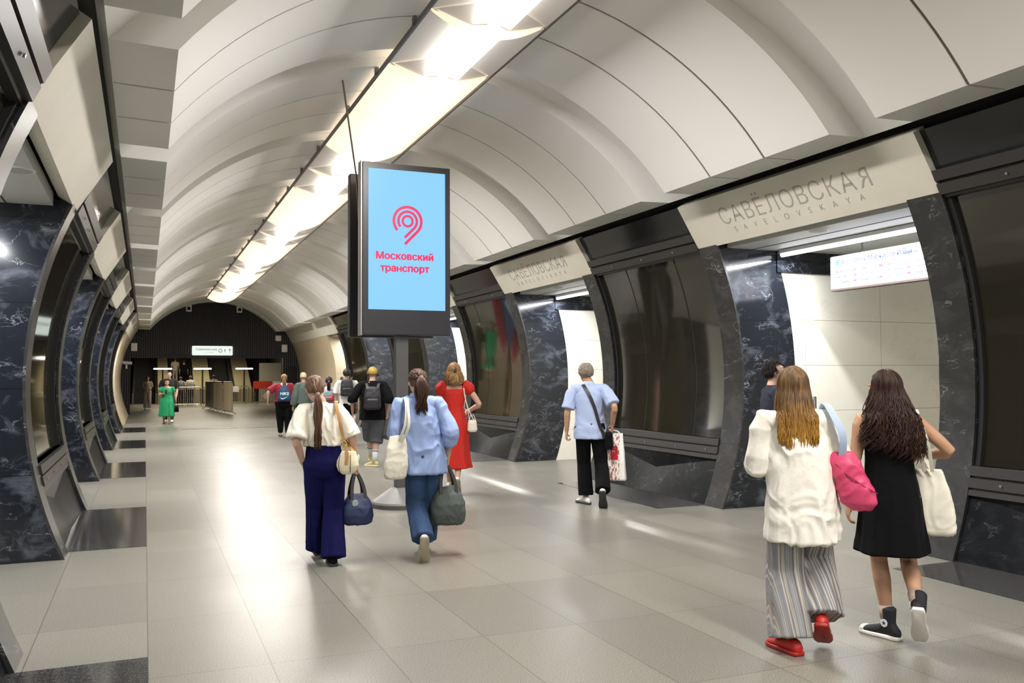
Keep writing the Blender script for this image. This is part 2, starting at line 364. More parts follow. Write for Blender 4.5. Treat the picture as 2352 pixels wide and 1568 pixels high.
# ------------------------------------------------------------------ wall bays between the passages
def niche(k, s):
    y0, y1 = C0+P*k+WD, C0+P*(k+1)-WD; ym = (y0+y1)/2; side = 'right' if s > 0 else 'left'
    t = thing('glazed_wall_bay', 'dark smoked glass wall bay on the %s, %s' % (side, ordinal(k+1) if k > -2 else 'behind the camera'), 'wall bay', (XC+s*3.6, ym, 0.004), 0, 'glazed wall bays between the passages')
    def L(a): return [(x-(XC+s*3.6), z-.004) for x, z in a]
    h = (y1-y0)/2-.002
    bm = NB(); sweep(bm, L(arc(3.995, 3.45, 3.80, s, 6)), L(arc(4.04, 3.45, 3.80, s, 6)), -h, h); fixn(bm); obj('upper_panel', bm, m_black, t, False)
    bm = NB()
    for a, b, r in ((3.36, 3.45, 3.93), (3.245, 3.335, 3.93), (3.225, 3.45, 3.975)):
        sweep(bm, L(arc(r, a, b, s, 3)), L(arc(4.05, a, b, s, 3)), -h, h)
    fixn(bm); u = obj('upper_rail', bm, m_rail, t)
    bm = NB()
    for yy in (-.9, -.1, .75):
        x = L(arc(3.925, 3.29, 3.30, s, 1))[0]; tube(bm, [(x[0], yy, x[1]), (x[0]-s*.012, yy, x[1]-.004)], .012, 8)
    obj('bolt', bm, m_bolt, u)
    # three curved panes with dark seams
    e = [-h, -h+.74, -h+2.02, h]
    for i in range(3):
        bm = NB(); sweep(bm, L(arc(4.03, .82, 3.225, s, 24)), L(arc(4.05, .82, 3.225, s, 24)), e[i]+.016, e[i+1]-.016); fixn(bm)
        g = obj('glass_pane', bm, m_glass, t)
    bm = NB()
    for q in e[1:3]: sweep(bm, L(arc(4.035, .82, 3.225, s, 24)), L(arc(4.06, .82, 3.225, s, 24)), q-.016, q+.016)
    for q, d in ((-h, 1), (h, -1)):
        a, b = sorted((q, q+d*.05)); sweep(bm, L(arc(3.99, .6, 3.225, s, 24)), L(arc(4.05, .6, 3.225, s, 24)), a, b)
    fixn(bm); obj('seam', bm, m_dark, t)
    bm = NB()
    for a, b, r in ((.745, .83, 3.93), (.64, .725, 3.935), (.57, .62, 3.955), (.57, .83, 3.975)):
        sweep(bm, L(arc(r, a, b, s, 3)), L(arc(4.05, a, b, s, 3)), -h, h)
    fixn(bm); l = obj('lower_rail', bm, m_rail, t)
    bm = NB()
    for yy in (-1.2, -.5, .3, 1.1):
        x = L(arc(3.930, .685, .70, s, 1))[0]; tube(bm, [(x[0], yy, x[1]), (x[0]-s*.012, yy, x[1])], .012, 8)
    obj('bolt', bm, m_bolt, l)
    # folded black marble base
    def bx_(r, z): return (XC+s*math.sqrt(r*r-(z-ZC)**2))-(XC+s*3.6)
    bm = NB()
    V = [bm.verts.new(q) for q in [(bx_(3.99,.57), -h, .566), (bx_(3.97,.57), -.5, .566), (bx_(3.97,.57), .85, .566), (bx_(3.99,.57), h, .566),
        (bx_(3.99,0), -h, 0), (bx_(3.99,0), h, 0), (bx_(4.07,.33), .1, .33), (bx_(4.02,0)+0, .1, 0),
        (bx_(4.15,.57), -h, .566), (bx_(4.15,.57), h, .566), (bx_(4.15,0), -h, 0), (bx_(4.15,0), h, 0)]]
    for f in ((0,1,6),(0,6,4),(4,6,7),(1,2,6),(2,3,6),(3,5,6),(5,7,6),(0,8,9,3,2,1),(8,10,11,9),(4,7,5,11,10),(0,4,10,8),(3,9,11,5)):
        bm.faces.new([V[i] for i in f])
    fixn(bm); obj('folded_base', bm, m_base, t)
for k in range(-2, 4):
    for s in (-1, 1): niche(k, s)
# ------------------------------------------------------------------ cream section before the end wall
for s, nm, side in ((-1, 'wall_left', 'left'), (1, 'wall_right', 'right')):
    k = 4; c = C0+P*k
    pier(c, -1, s, nm)
    y0 = 34.3
    bm = NB(); sweep(bm, arc(3.95, 0, 3.27, s, 24), arc(4.9, 0, 3.27, s, 24), y0, YEND); fixn(bm)
    o = struct(nm, bm, m_lime, 'cream stone cladding before the end wall')
    bm = NB(); sweep(bm, arc(3.94, 3.275, 3.86, s, 6), arc(4.02, 3.275, 3.86, s, 6), C0+P*4-WD, YEND); fixn(bm)
    struct(nm, bm, m_cream, 'cream fascia above the cream stone cladding')
    x0, x1 = sorted((XC+s*3.75, XC+s*7.9)); bm = NB(); box(bm, x0, x1, c-1.5, 34.4, 3.24, 3.36); struct('ceiling', bm, m_ptile, 'pale ceiling of the far passage')
    bm = NB(); box(bm, *sorted((XC+s*4.9, XC+s*7.5)), 34.3, 34.4, 0, 3.24); struct(nm, bm, m_wmarble, 'white marble wall inside the far passage')
# map poster in the far right passage
t = thing('wall_map', 'white line map poster on the white wall of the far right passage', 'poster', (8.4, 34.27, 1.6))
bm = bbox(1.3, .02, 1.0, (0,0,0), .003, 1); obj('sheet', bm, M('paper_white', (.8,.8,.82), .5), t)
bm = NB()
for i in range(7): box(bm, -.55, -.1+.05*(i%3), -.013, -.0105, .38-i*.12, .40-i*.12)
for i in range(3): box(bm, .15+i*.12, .16+i*.12, -.013, -.0105, -.35, .35)
obj('printed_lines', bm, M('print_grey', (.3,.3,.34), .6), t)
# side platforms beyond the passages: outer track walls and roof
for s, nm in ((-1, 'wall_left'), (1, 'wall_right')):
    x0, x1 = sorted((XC+s*12.6, XC+s*12.8))
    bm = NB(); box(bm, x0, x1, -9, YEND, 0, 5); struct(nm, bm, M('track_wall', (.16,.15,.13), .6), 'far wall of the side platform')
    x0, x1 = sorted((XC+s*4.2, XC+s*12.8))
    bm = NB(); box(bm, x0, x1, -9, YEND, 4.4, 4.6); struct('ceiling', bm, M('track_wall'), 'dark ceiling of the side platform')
    for k in range(-1, 4):   # pylon body between passages
        ya, yb = C0+P*k+1.60, C0+P*(k+1)-1.60
        zs = [3.3*i/14 for i in range(15)]
        bm = NB(); sweep(bm, arc(4.25, 0, 3.3, s, 14), [(platform_x(z, s), z) for z in zs], ya, yb); fixn(bm)
        struct(nm, bm, m_lime, 'pylon between two passages')
# near end behind the camera
bm = NB(); box(bm, -11, 17, -6.2, -6, 0, 6); struct('wall_back', bm, M('back_wall', (.3,.29,.26), .5), 'wall behind the camera')

# ------------------------------------------------------------------ long ceiling lamp
m_box = M('lamp_glow', (1,1,1), .4, emit=(1,.94,.84), es=LAMP_E)
m_box2 = M('lamp_glow_soft', (1,1,1), .4, emit=(1,.93,.82), es=5.5)
m_trough = M('lamp_trough_white', (.86,.83,.82), .5)
def sheet_mat():
    m = bpy.data.materials.new('lamp_diffuser'); m.use_nodes = True; nt = m.node_tree; L = nt.links.new
    for n in list(nt.nodes):
        if n.type != 'OUTPUT_MATERIAL': nt.nodes.remove(n)
    out = [n for n in nt.nodes if n.type == 'OUTPUT_MATERIAL'][0]
    a = nd(nt, 'ShaderNodeBsdfTranslucent'); a.inputs[0].default_value = (.95,.84,.70,1)
    b = nd(nt, 'ShaderNodeBsdfDiffuse'); b.inputs[0].default_value = (.8,.72,.62,1)
    e = nd(nt, 'ShaderNodeEmission'); e.inputs[0].default_value = (1,.90,.77,1); e.inputs[1].default_value = .4
    mx = nd(nt, 'ShaderNodeMixShader'); mx.inputs[0].default_value = .35; L(a.outputs[0], mx.inputs[1]); L(b.outputs[0], mx.inputs[2])
    ad = nd(nt, 'ShaderNodeAddShader'); L(mx.outputs[0], ad.inputs[0]); L(e.outputs[0], ad.inputs[1]); L(ad.outputs[0], out.inputs[0])
    return m
m_sheet = sheet_mat()
HW = .585
def sag(t): return 5.03-.20*(1-t*t)     # underside of the lamp, t across -1..1
def lamp_module(k):
    c = C0+P*k; y0, y1 = c-1.48, c-1.48+P; y1 = min(y1, YEND-.9)
    if y0 > YEND-2: return
    t = thing('ceiling_lamp', 'long ceiling lamp section under the vault, %s' % (['over and behind the camera', 'at the top edge, baffles open', 'above and before the advertising screen','third along behind the screen','fourth along the vault','fifth along the vault','at the far end of the hall'][k+2]), 'ceiling lamp', (XC, y0, 4.8), 0, 'sections of the long ceiling lamp')
    X = [-HW+2*HW*i/16 for i in range(17)]
    def PL(f, dz=0): return [(x, f(x/HW)-4.8+dz) for x in X]
    ln = y1-y0
    # side edges
    bm = NB()
    for s in (-1, 1):
        box(bm, *sorted((s*HW, s*(HW+.02))), 0, ln, .20, .25)
        for q in (.4, 1.9, 3.4, 4.9):
            if q < ln: box(bm, *sorted((s*HW, s*(HW+.035))), q, q+.07, .23, .30)
    obj('edge_rail', bm, M('lamp_edge_dark', (.16,.15,.15), .5, metal=.4), t)
    # suspension rods up to the vault
    bm = NB()
    for s in (-1, 1):
        for q in (.5, 3.0, ln-.5): tube(bm, [(s*.45, q, .24), (s*.45, q, .36)], .006, 6)
    obj('hanger', bm, m_rail, t)
    # luminous box along the whole section, open cells 0..3.0, curved sheet 3.0..P
    bm = NB(); box(bm, -.19, .19, .06, min(2.96, ln), .11, .20); obj('luminous_box', bm, m_box, t)
    if ln > 3.3: bm = NB(); box(bm, -.10, .10, 3.1, ln-.05, .19, .245); obj('luminous_box', bm, m_box2, t)
    bm = NB()
    for a, b in ((.02, 1.47), (1.53, 2.98)):
        if a > ln: continue
        for s in (-1, 1):      # sloped white baffles either side of the box
            sweep(bm, [(s*.19, .235), (s*.40, .225), (s*HW*.99, .205)], [(s*.19, .25), (s*.40, .24), (s*HW*.99, .22)], a, b)
        # sloped end plates
        for ye, d in ((a, 1), (b, -1)):
            v = [bm.verts.new(q) for q in ((-HW*.98, ye, .20), (HW*.98, ye, .20), (.19, ye+d*.22, .232), (-.19, ye+d*.22, .232), (0, ye, .045))]
            bm.faces.new((v[0], v[3], v[4])); bm.faces.new((v[2], v[1], v[4]))
    fixn(bm); obj('baffle', bm, m_trough, t)
    bm = NB()
    for q in (0, 1.5, 3.0):     # crescent ribs between cells
        if q < ln: sweep(bm, PL(sag), PL(lambda u: sag(u)+.05*(1-u*u)+.006), max(0, q-.045), q+.045)
    fixn(bm); r_ = obj('curved_rib', bm, m_sheet, t)
    if ln > 3.3:
        mid = (3.04+ln)/2
        for a, b in ((3.04, mid-.006), (mid+.006, ln-.02)):
            bm = NB(); sweep(bm, PL(sag), PL(lambda u: sag(u)+.006), a, b); fixn(bm)
            o = obj('curved_diffuser', bm, m_sheet, t)
for k in range(-2, 5): lamp_module(k)

# ------------------------------------------------------------------ end wall with the opening to the escalators
m_ribbed = base_mat('ribbed_black_wall', (.018,.018,.024), .4, bump=0)
nt = m_ribbed.node_tree; tc = nd(nt, 'ShaderNodeTexCoord'); wv = nd(nt, 'ShaderNodeTexWave', wave_type='BANDS', bands_direction='X'); wv.inputs['Scale'].default_value = 3.2
bp = nd(nt, 'ShaderNodeBump'); bp.inputs['Strength'].default_value = .8; bp.inputs['Distance'].default_value = .03
nt.links.new(tc.outputs['Object'], wv.inputs['Vector']); nt.links.new(wv.outputs[0], bp.inputs['Height']); nt.links.new(bp.outputs[0], nt.nodes['Principled BSDF'].inputs['Normal'])
bm = NB(); box(bm, XC-4.3, XC+4.3, YEND, YEND+.3, 2.57, 5.6); box(bm, XC-4.3, XC-3.56, YEND, YEND+.3, 0, 2.57); box(bm, XC+3.15, XC+4.3, YEND, YEND+.3, 0, 2.57)
struct('wall_front', bm, m_ribbed, 'black ribbed end wall with a wide opening to the escalators')
bm = NB(); box(bm, XC+3.35, XC+3.75, YEND-.03, YEND, .6, 2.2); struct('wall_front', bm, M('black_gloss_panel'), 'dark glass panel beside the opening')
# escalator hall shell
m_eh = M('escalator_hall_dark', (.05,.048,.045), .6)
for nm, b in (('wall_left', (-1.9, -1.7, YEND+.3, 80, 0, 7)), ('wall_right', (8.4, 8.6, YEND+.3, 80, 0, 7)), ('wall_front', (-1.9, 8.6, 79.8, 80, 0, 12)), ('ceiling', (-1.9, 8.6, YEND+.3, 60, 3.6, 3.8))):
    bm = NB(); box(bm, *b); struct(nm, bm, m_eh, 'dark escalator hall beyond the end wall')
area('escalator_hall_light', (3.2, 50, 3.5), 4, 3, 150, (1,.88,.7))
area('escalator_hall_light', (3.2, 56.5, 3.5), 6, 2, 330, (1,.88,.65))
area('escalator_hall_light', (3.2, 61.5, 3.5), 6, 1, 120, (1,.88,.62))  # added light without a fixture, brightens the escalator dividers
m_step = M('escalator_step', (.025,.025,.028), .5, metal=.3)
m_bal = M('balustrade_cream', (.30,.26,.16), .35)
def at43(u, Y): # helper only for widths of the far hall
    return (u-332.7)/1853.*Y
ES = [(.1, 'first'), (2.35, 'second'), (4.85, 'third'), (7.05, 'fourth')]
ex = [(-.75, .75), (1.45, 2.95), (4.05, 5.55), (6.65, 8.1)]
for i, (a, b) in enumerate(ex):
    t = thing('escalator', 'dark escalator rising beyond the opening, %s' % ['leftmost', 'second from the left, two riders on it', 'third from the left', 'rightmost, behind the red banner'][i], 'escalator', ((a+b)/2, 60.5, 0), 0, 'escalators in the hall beyond')
    w_ = (b-a)/2
    bm = NB()
    for n_ in range(44):
        yy = .6+n_*.40; zz = max(0, (n_-2))*.21+.02
        box(bm, -w_+.12, w_-.12, yy, yy+.42, max(0, zz-.5), zz)
    obj('steps', bm, m_step, t)
    for s in (-1, 1):
        bm = NB()
        pr = [(0, .0, .9), (1.2, 0, .95), (17, 8.5, 9.4)]
        for q in range(2):
            (ya, za, zb), (yc, zc_, zd) = pr[q], pr[q+1]
            xs_ = sorted((s*(w_-.12), s*w_)); v = [bm.verts.new(p) for p in ((xs_[0],ya,za),(xs_[1],ya,za),(xs_[1],ya,zb),(xs_[0],ya,zb),(xs_[0],yc,zc_),(xs_[1],yc,zc_),(xs_[1],yc,zd),(xs_[0],yc,zd))]
            for f in ((0,1,2,3),(4,7,6,5),(0,4,5,1),(1,5,6,2),(2,6,7,3),(3,7,4,0)): bm.faces.new([v[j] for j in f])
        obj('balustrade', bm, M('balustrade_dark', (.10,.09,.07), .3), t)
        bm = NB(); tube(bm, [(s*(w_-.06), -.1, .75), (s*(w_-.06), 0, .95), (s*(w_-.06), 1.2, 1.0), (s*(w_-.06), 17, 9.45)], .045, 8); obj('handrail', bm, m_dark, t)
for i, (a, b) in enumerate(((.78, 1.42), (2.98, 4.02), (5.58, 6.62))):
    bm = NB()
    v = [bm.verts.new(p) for p in ((a,60.9,0),(b,60.9,0),(b,78,0),(a,78,0),(a,60.9,.9),(b,60.9,.9),(b,78,9.6),(a,78,9.6))]
    for f in ((0,3,2,1),(4,5,6,7),(0,1,5,4),(1,2,6,5),(2,3,7,6),(3,0,4,7)): bm.faces.new([v[j] for j in f])
    o = obj('escalator_divider', bm, m_bal); tag(o, 'cream sloping divider between two escalators, %s' % ['left one', 'middle one', 'right one'][i], 'divider', 'cream dividers between the escalators')
    t = thing('floor_lamp_post', 'thin black post with a glowing bar on top, %s' % ['left of three, by the leftmost escalator', 'middle of three before the escalators', 'right of three, above the red banner'][i], 'lamp', ((a+b)/2-.05, 60.2, 0), 0, 'lamp posts before the escalators')
    bm = NB(); tube(bm, [(0,0,0),(0,0,2.18)], .05, 10); tube(bm, [(0,0,0),(0,0,.03)], .16, 16); obj('post', bm, m_dark, t)
    bm = bbox(1.1, .12, .09, (0,0,2.24), .02); obj('lamp_bar', bm, M('post_glow', (1,1,1), .4, emit=(1,.95,.82), es=4), t)
    t = thing('warning_sign', 'small dark triangular sign hanging over the %s escalator divider' % ['left', 'middle', 'right'][i], 'sign', ((a+b)/2-.05, 61.5, 3.60), 0, 'triangular signs over the dividers')
    bm = NB(); v = [bm.verts.new(p) for p in ((-.4,0,-.62),(.4,0,-.62),(0,0,-.1),(-.4,.04,-.62),(.4,.04,-.62),(0,.04,-.1))]
    for f in ((0,1,2),(3,5,4),(0,3,4,1),(1,4,5,2),(2,5,3,0)): bm.faces.new([v[j] for j in f])
    obj('panel', bm, m_dark, t); bm = NB(); tube(bm, [(0,.02,-.12),(0,.02,0)], .012, 6); obj('hanger', bm, m_dark, t)
# angled cream panel on the right of the escalator hall
bm = NB(); box(bm, 6.9, 8.3, 59.2, 59.3, .9, 3.5); o = obj('wall_panel', bm, M('grey_cream_panel', (.30,.28,.24), .6)); tag(o, 'plain grey cream panel right of the escalators behind the red banner', 'panel')
o.location.z = -.9

# things on the end wall
t = thing('exit_sign', 'illuminated white direction sign with arrow on the black end wall', 'sign', (2.89, YEND-.06, 2.91))
bm = bbox(1.80, .10, .44, (0,0,0), .05, 3); obj('lightbox', bm, M('lightbox_white', (.9,.95,.93), .4, emit=(.86,1,.94), es=.75), t)
RX = Matrix.Rotation(PI/2, 3, 'X'); m_print = M('sign_print_dark', (.05,.08,.08), .6)
text_obj('lettering', 'Савёловская', .15, m_print, (-.27,-.056,.06), RX, t, .001)
text_obj('lettering', 'Savelovskaya', .075, M('sign_print_grey', (.4,.5,.48), .6), (-.12,-.056,-.07), RX, t, .001)
bm = NB()
for j in range(24):
    a0, a1 = 2*PI*j/24, 2*PI*(j+1)/24
    bm.faces.new([bm.verts.new((.35+r_*math.cos(a), -.0535, r_*math.sin(a))) for a, r_ in ((a0,.085),(a1,.085),(a1,.062),(a0,.062))])
for pts in ([(.54,.08),(.56,.08),(.56,.05),(.54,.05)], [(.53,.05),(.57,.05),(.56,-.02),(.54,-.02)], [(.545,-.02),(.56,-.02),(.60,-.08),(.585,-.08)], [(.54,-.02),(.55,-.02),(.52,-.08),(.505,-.08)], [(.50,.03),(.54,.045),(.54,.03),(.505,.015)],
            [(.755,.06),(.775,.06),(.775,-.09),(.755,-.09)], [(.765,.10),(.765,.07),(.70,.01),(.69,.025)], [(.765,.10),(.84,.025),(.83,.01),(.765,.07)]):
    bm.faces.new([bm.verts.new((x, -.0535, z)) for x, z in pts])
obj('pictograms', bm, m_print, t)
for x, lab in ((1.84, 'left of the lamp end'), (4.08, 'right of the lamp end')):
    t = thing('wall_speaker', 'white wall speaker high on the end wall, %s' % lab, 'speaker', (x, YEND-.05, 4.86), 0, 'speakers high on the end wall')
    obj('cabinet', bbox(.24, .1, .30, (0,0,0), .01), M('white_plastic'), t)
    bm = NB(); tube(bm, [(0,-.055,.0),(0,-.045,.0)], .075, 18); box(bm, -.075, .075, -.055, -.045, -.08, 0); obj('cone', bm, m_dark, t)
for x, z, lab in ((-.46, 3.05, 'left edge of the end wall'), (6.17, 3.04, 'right edge of the end wall')):
    o = obj('wall_box', bbox(.26, .09, .36, (0,0,0), .015), M('white_plastic')); o.location = (x, YEND-.046, z); tag(o, 'small white box mounted at the %s' % lab, 'wall box', 'white boxes on the end wall')
t = thing('round_clock', 'white round edged clock at the upper right of the black end wall', 'clock', (5.88, YEND-.05, 3.52)); obj('case', bbox(.27, .08, .27, (0,0,0), .035, 3), M('white_plastic'), t)
bm = NB(); tube(bm, [(0,-.045,0),(0,-.041,0)], .10, 20); obj('dial', bm, M('paper_white', (.8,.8,.82), .5), t)
t = thing('security_camera', 'small white security camera on the left of the end opening', 'camera', (-.75, YEND-.02, 2.33))
bm = NB(); tube(bm, [(-.05,0,0),(-.05,-.12,0)], .03, 8); tube(bm, [(-.16,-.16,.02),(.22,-.2,-.01)], .07, 12); obj('housing', bm, M('white_plastic'), t)
bm = NB(); tube(bm, [(.22,-.2,-.01),(.235,-.2,-.01)], .05, 12); obj('lens', bm, m_dark, t)
bm = NB(); tube(bm, [(-.02,-.1,-.04),(-.02,-.1,-.25)], .045, 10); obj('dome', bm, M('white_plastic'), t)

# ------------------------------------------------------------------ barriers
m_chrome = M('barrier_steel', (.62,.57,.46), .25, metal=1)
def barrier(x0, y0, x1, y1, label, n=14, h=1.1, group='steel crowd barriers'):
    v = Vector((x1-x0, y1-y0, 0)); ln = v.length
    t = thing('crowd_barrier', label, 'barrier', (x0, y0, 0), math.atan2(v.y, v.x), group)
    bm = NB(); tube(bm, [(0,0,.12),(0,0,h-.06),(.06,0,h),(ln-.06,0,h),(ln,0,h-.06),(ln,0,.12),(0,0,.12)], .028, 8); obj('frame', bm, m_chrome, t)
    bm = NB()
    for i in range(1, n): tube(bm, [(ln*i/n,0,.14),(ln*i/n,0,h-.02)], .014, 6)
    obj('bars', bm, m_chrome, t)
    for q in (.12*ln, .88*ln):
        bm = NB(); tube(bm, [(q,-.2,0),(q,-.2,.03),(q,0,.13),(q,.2,.03),(q,.2,0)], .018, 6); obj('foot', bm, m_chrome, t)
    return t
B = [((3.62,41.0),(3.45,43.6)), ((3.40,43.8),(3.25,46.2)), ((3.22,46.4),(3.0,49.5))]
for i, ((x0,y0),(x1,y1)) in enumerate(B): barrier(x0, y0, x1, y1, 'steel crowd barrier seen end on, %s of the row of three' % ['nearest', 'middle one', 'farthest'][i], 26, 1.45)
barrier(1.6, 54.5, 3.0, 54.5, 'steel crowd barrier across the way in front of the striped shirt', 12)
barrier(2.9, 51.5, 4.1, 51.0, 'steel crowd barrier behind the end of the barrier row', 10)
barrier(4.7, 57, 6.0, 57, 'steel crowd barrier with a small white notice left of the red banner', 8)
t = barrier(6.3, 57, 8.0, 57, 'steel crowd barrier carrying a red and white banner', 12, 1.25)
bm = NB(); box(bm, -.02, 1.15, -.05, -.03, .95, 1.42); o = obj('banner', bm, M('banner_red', (.62,.05,.03), .5), t); o['label'] = 'red banner'
bm = NB(); box(bm, 1.15, 1.7, -.05, -.03, .95, 1.42); o = obj('banner', bm, M('paper_white'), t); o['label'] = 'white end of the banner'
bm = NB(); v = [bm.verts.new(p) for p in ((.7,-.05,.28),(.85,-.05,.5),(.7,-.05,.72),(.55,-.05,.5))]; bm.faces.new(v); obj('diamond_emblem', bm, M('emblem_cream', (.7,.62,.45), .5), t)
o = obj('notice', bbox(.42, .02, .34, (0,0,0), .004, 1), M('paper_white')); o.location = (5.2, 56.94, .93); tag(o, 'small white notice fixed on the barrier left of the red banner', 'notice')

# ------------------------------------------------------------------ advertising screen on its pole
sx0, sx1, sz0, sz1, SY = 2.50, 3.66, 2.18, 4.37, 10.8
cxs = (sx0+sx1)/2
m_screen = M('screen_sky_blue', (.02,.02,.02), .3, ior=1.15, emit=(.26,.62,.95), es=1.05)
m_pink = M('screen_pink', (.02,.01,.01), .3, emit=(.86,.012,.13), es=1.0)
m_case = M('screen_case', (.022,.021,.026), .35)
t = thing('advertising_screen', 'tall display on a pole showing a pink logo on pale blue', 'screen', (3.04, 10.95, 0))
ox, oy = -3.04, -10.95
bm = bbox(sx1-sx0, .14, sz1-sz0, (cxs+ox, SY+.07+oy, (sz0+sz1)/2), .008, 1); obj('housing', bm, m_case, t)
bm = bbox(.02, .16, sz1-sz0+.02, (sx0+ox-.012, SY+.08+oy, (sz0+sz1)/2), .004, 1); obj('edge_strip', bm, M('silver_trim', (.42,.40,.38), .35, metal=.6), t)
bm = bbox(sx1-sx0, .14, sz1-sz0, (cxs+ox, SY+.80+oy, (sz0+sz1)/2), .008, 1); o = obj('housing', bm, M('screen_case_back', (.045,.04,.048), .45), t); o['label'] = 'rear display housing facing away'
bm = bbox(.5, .6, .08, (3.04+ox, SY+.42+oy, 2.3), .01); bm2 = bbox(.5, .6, .08, (3.04+ox, SY+.42+oy, 4.1), .01)
obj('bracket', bm, m_case, t); obj('bracket', bm2, m_case, t)
px0, px1, pz0, pz1 = 2.575, 3.59, 2.50, 4.29
fr = SY+oy-.003
bm = NB(); bm.faces.new([bm.verts.new(p) for p in ((px0+ox,fr,pz0),(px1+ox,fr,pz0),(px1+ox,fr,pz1),(px0+ox,fr,pz1))]); d = obj('display', bm, m_screen, t)
# logo on the display: three nested hooks
def band(bm, path, wd, y):
    for i in range(len(path)-1):
        pass
    L_, R_ = [], []
    for i, p in enumerate(path):
        a = Vector(path[max(0, i-1)]); b = Vector(path[min(len(path)-1, i+1)]); tdir = (b-a).normalized(); n_ = Vector((-tdir.y, tdir.x))
        L_.append(bm.verts.new((p[0]+n_.x*wd/2, y, p[1]+n_.y*wd/2))); R_.append(bm.verts.new((p[0]-n_.x*wd/2, y, p[1]-n_.y*wd/2)))
    for i in range(len(path)-1): bm.faces.new((L_[i], L_[i+1], R_[i+1], R_[i]))
lcx, lcz = 3.085+ox, 3.64
bm = NB()
def arcp(r, a0, a1, n=28): return [(lcx+r*math.cos(math.radians(a0+(a1-a0)*i/n)), lcz+r*math.sin(math.radians(a0+(a1-a0)*i/n))) for i in range(n+1)]
band(bm, arcp(.066, 0, 360), .032, fr-.003)
pth = arcp(.122, 218, -45); pth += [(pth[-1][0]-.125, pth[-1][1]-.125*1.02)]; band(bm, pth, .034, fr-.003)
pth = arcp(.182, 222, -45); pth += [(pth[-1][0]-.165, pth[-1][1]-.165*1.02)]; band(bm, pth, .036, fr-.003)
o = obj('logo', bm, m_pink, d); o.location = (0,0,0)
text_obj('lettering', 'Московский', .125, m_pink, (lcx-.035, fr-.003, 3.185), RX, d, .0005, heavy=.006, xs=1.02)
text_obj('lettering', 'транспорт', .125, m_pink, (lcx-.035, fr-.003, 3.03), RX, d, .0005, heavy=.006, xs=1.02)
bm = NB(); box(bm, -.08, .08, -.06, .06, .1, 2.4); o = obj('pole', bm, M('pole_grey', (.07,.068,.07), .4), t); bmesh
bm = NB(); tube(bm, [(0,0,0),(0,0,.055),(0,0,.075),(0,0,.24)], [.37,.37,.36,.12], 40); obj('base_plate', bm, M('pole_base_grey', (.20,.195,.19), .45), t)
bm = NB(); tube(bm, [(0,0,0),(0,0,.05)], .375, 40); obj('base_rim', bm, M('pole_grey'), t)
o = thing('suspension_rod', 'thin metal rod running from the vault down between the two display housings', 'rod', (2.05, 9.85, 5.03))
bm = NB(); tube(bm, [(0,0,.0),(.44,1.25,-.8),(.54,1.45,-1.75)], .011, 8); obj('rod', bm, M('rod_metal', (.2,.19,.17), .4, metal=.6), o)

# ------------------------------------------------------------------ hanging platform sign
HX = 7.8
t = thing('platform_sign', 'illuminated white route list sign hanging by a chain in the nearest right passage', 'sign', (HX, 7.3, 2.69))
def hp(bm_): return bm_
bm = bbox(.05, 2.26, .41, (0.03,0,.205), .02, 3); o = obj('lightbox', bm, M('lightbox_cool', (.9,.95,1), .4, emit=(.90,.97,1), es=.72), t)
bm = bbox(.10, 2.22, .03, (.05,0,-.006), .004, 1); obj('lower_case', bm, M('sign_case_brown', (.10,.07,.06), .4), t)
bm = NB()
for yy in (.62, -.62):
    for j in range(4):
        z0 = .41+j*.035; aa = j % 2
        pts = [(.03+(.012*math.cos(q*PI/4) if aa else 0), yy+(0 if aa else .012*math.cos(q*PI/4)), z0+.012+.02*math.sin(q*PI/4)) for q in range(9)]
        tube(bm, pts, .005, 6)
obj('chain', bm, M('rod_metal'), t)
RS = Matrix(((0,0,-1),(-1,0,0),(0,1,0)))   # text x -> -Y, y -> Z, normal -> -X
m_pb = M('sign_print_blue', (.02,.03,.13), .6); m_pr = M('sign_print_red', (.8,.05,.12), .6); m_pc = M('sign_print_cyan', (.05,.62,.62), .6); m_pg = M('sign_print_pale', (.45,.52,.6), .6)
text_obj('lettering', 'в сторону Марьиной Рощи', .082, m_pb, (.001, .92, .325), RS, o, .0005, 'LEFT', heavy=.0008)
text_obj('lettering', 'по', .05, m_pb, (.001, .0, .36), RS, o, .0005, 'LEFT', heavy=.0009); text_obj('lettering', 'часовой', .05, m_pb, (.001, .0, .315), RS, o, .0005, 'LEFT', heavy=.0009)
text_obj('lettering', 'Maryina Roshcha', .04, m_pg, (.001, .92, .27), RS, o, .0005, 'LEFT')
rows = [['Марьина Роща','Рижская','Сокольники'],['Электрозаводская','Лефортово','Авиамоторная'],['Нижегородская','Текстильщики','Печатники'],['Нагатинский Затон','Кленовый бульвар','Каширская'],['Варшавская','Каховская']]
for i, cl in enumerate(rows):
    for j, s_ in enumerate(cl):
        y_ = 1.03-i*.40; z_ = .215-j*.066
        text_obj('lettering', s_, .040, m_pb, (.001, y_, z_), RS, o, .0005, 'LEFT', heavy=.0009)
bm = NB(); bm3 = NB()
tube(bm3, [(.0045,1.0,.325),(.0015,1.0,.325)], .035, 20)
for i, j in ((0,0),(0,1),(0,2),(1,0),(1,2),(2,1),(2,2)):
    y_ = 1.03-i*.40-.29; z_ = .215-j*.066; box(bm, .0015, .0045, y_-.045, y_, z_-.012, z_+.012)
obj('line_number', bm, m_pr, o); obj('line_badge', bm3, m_pc, o)
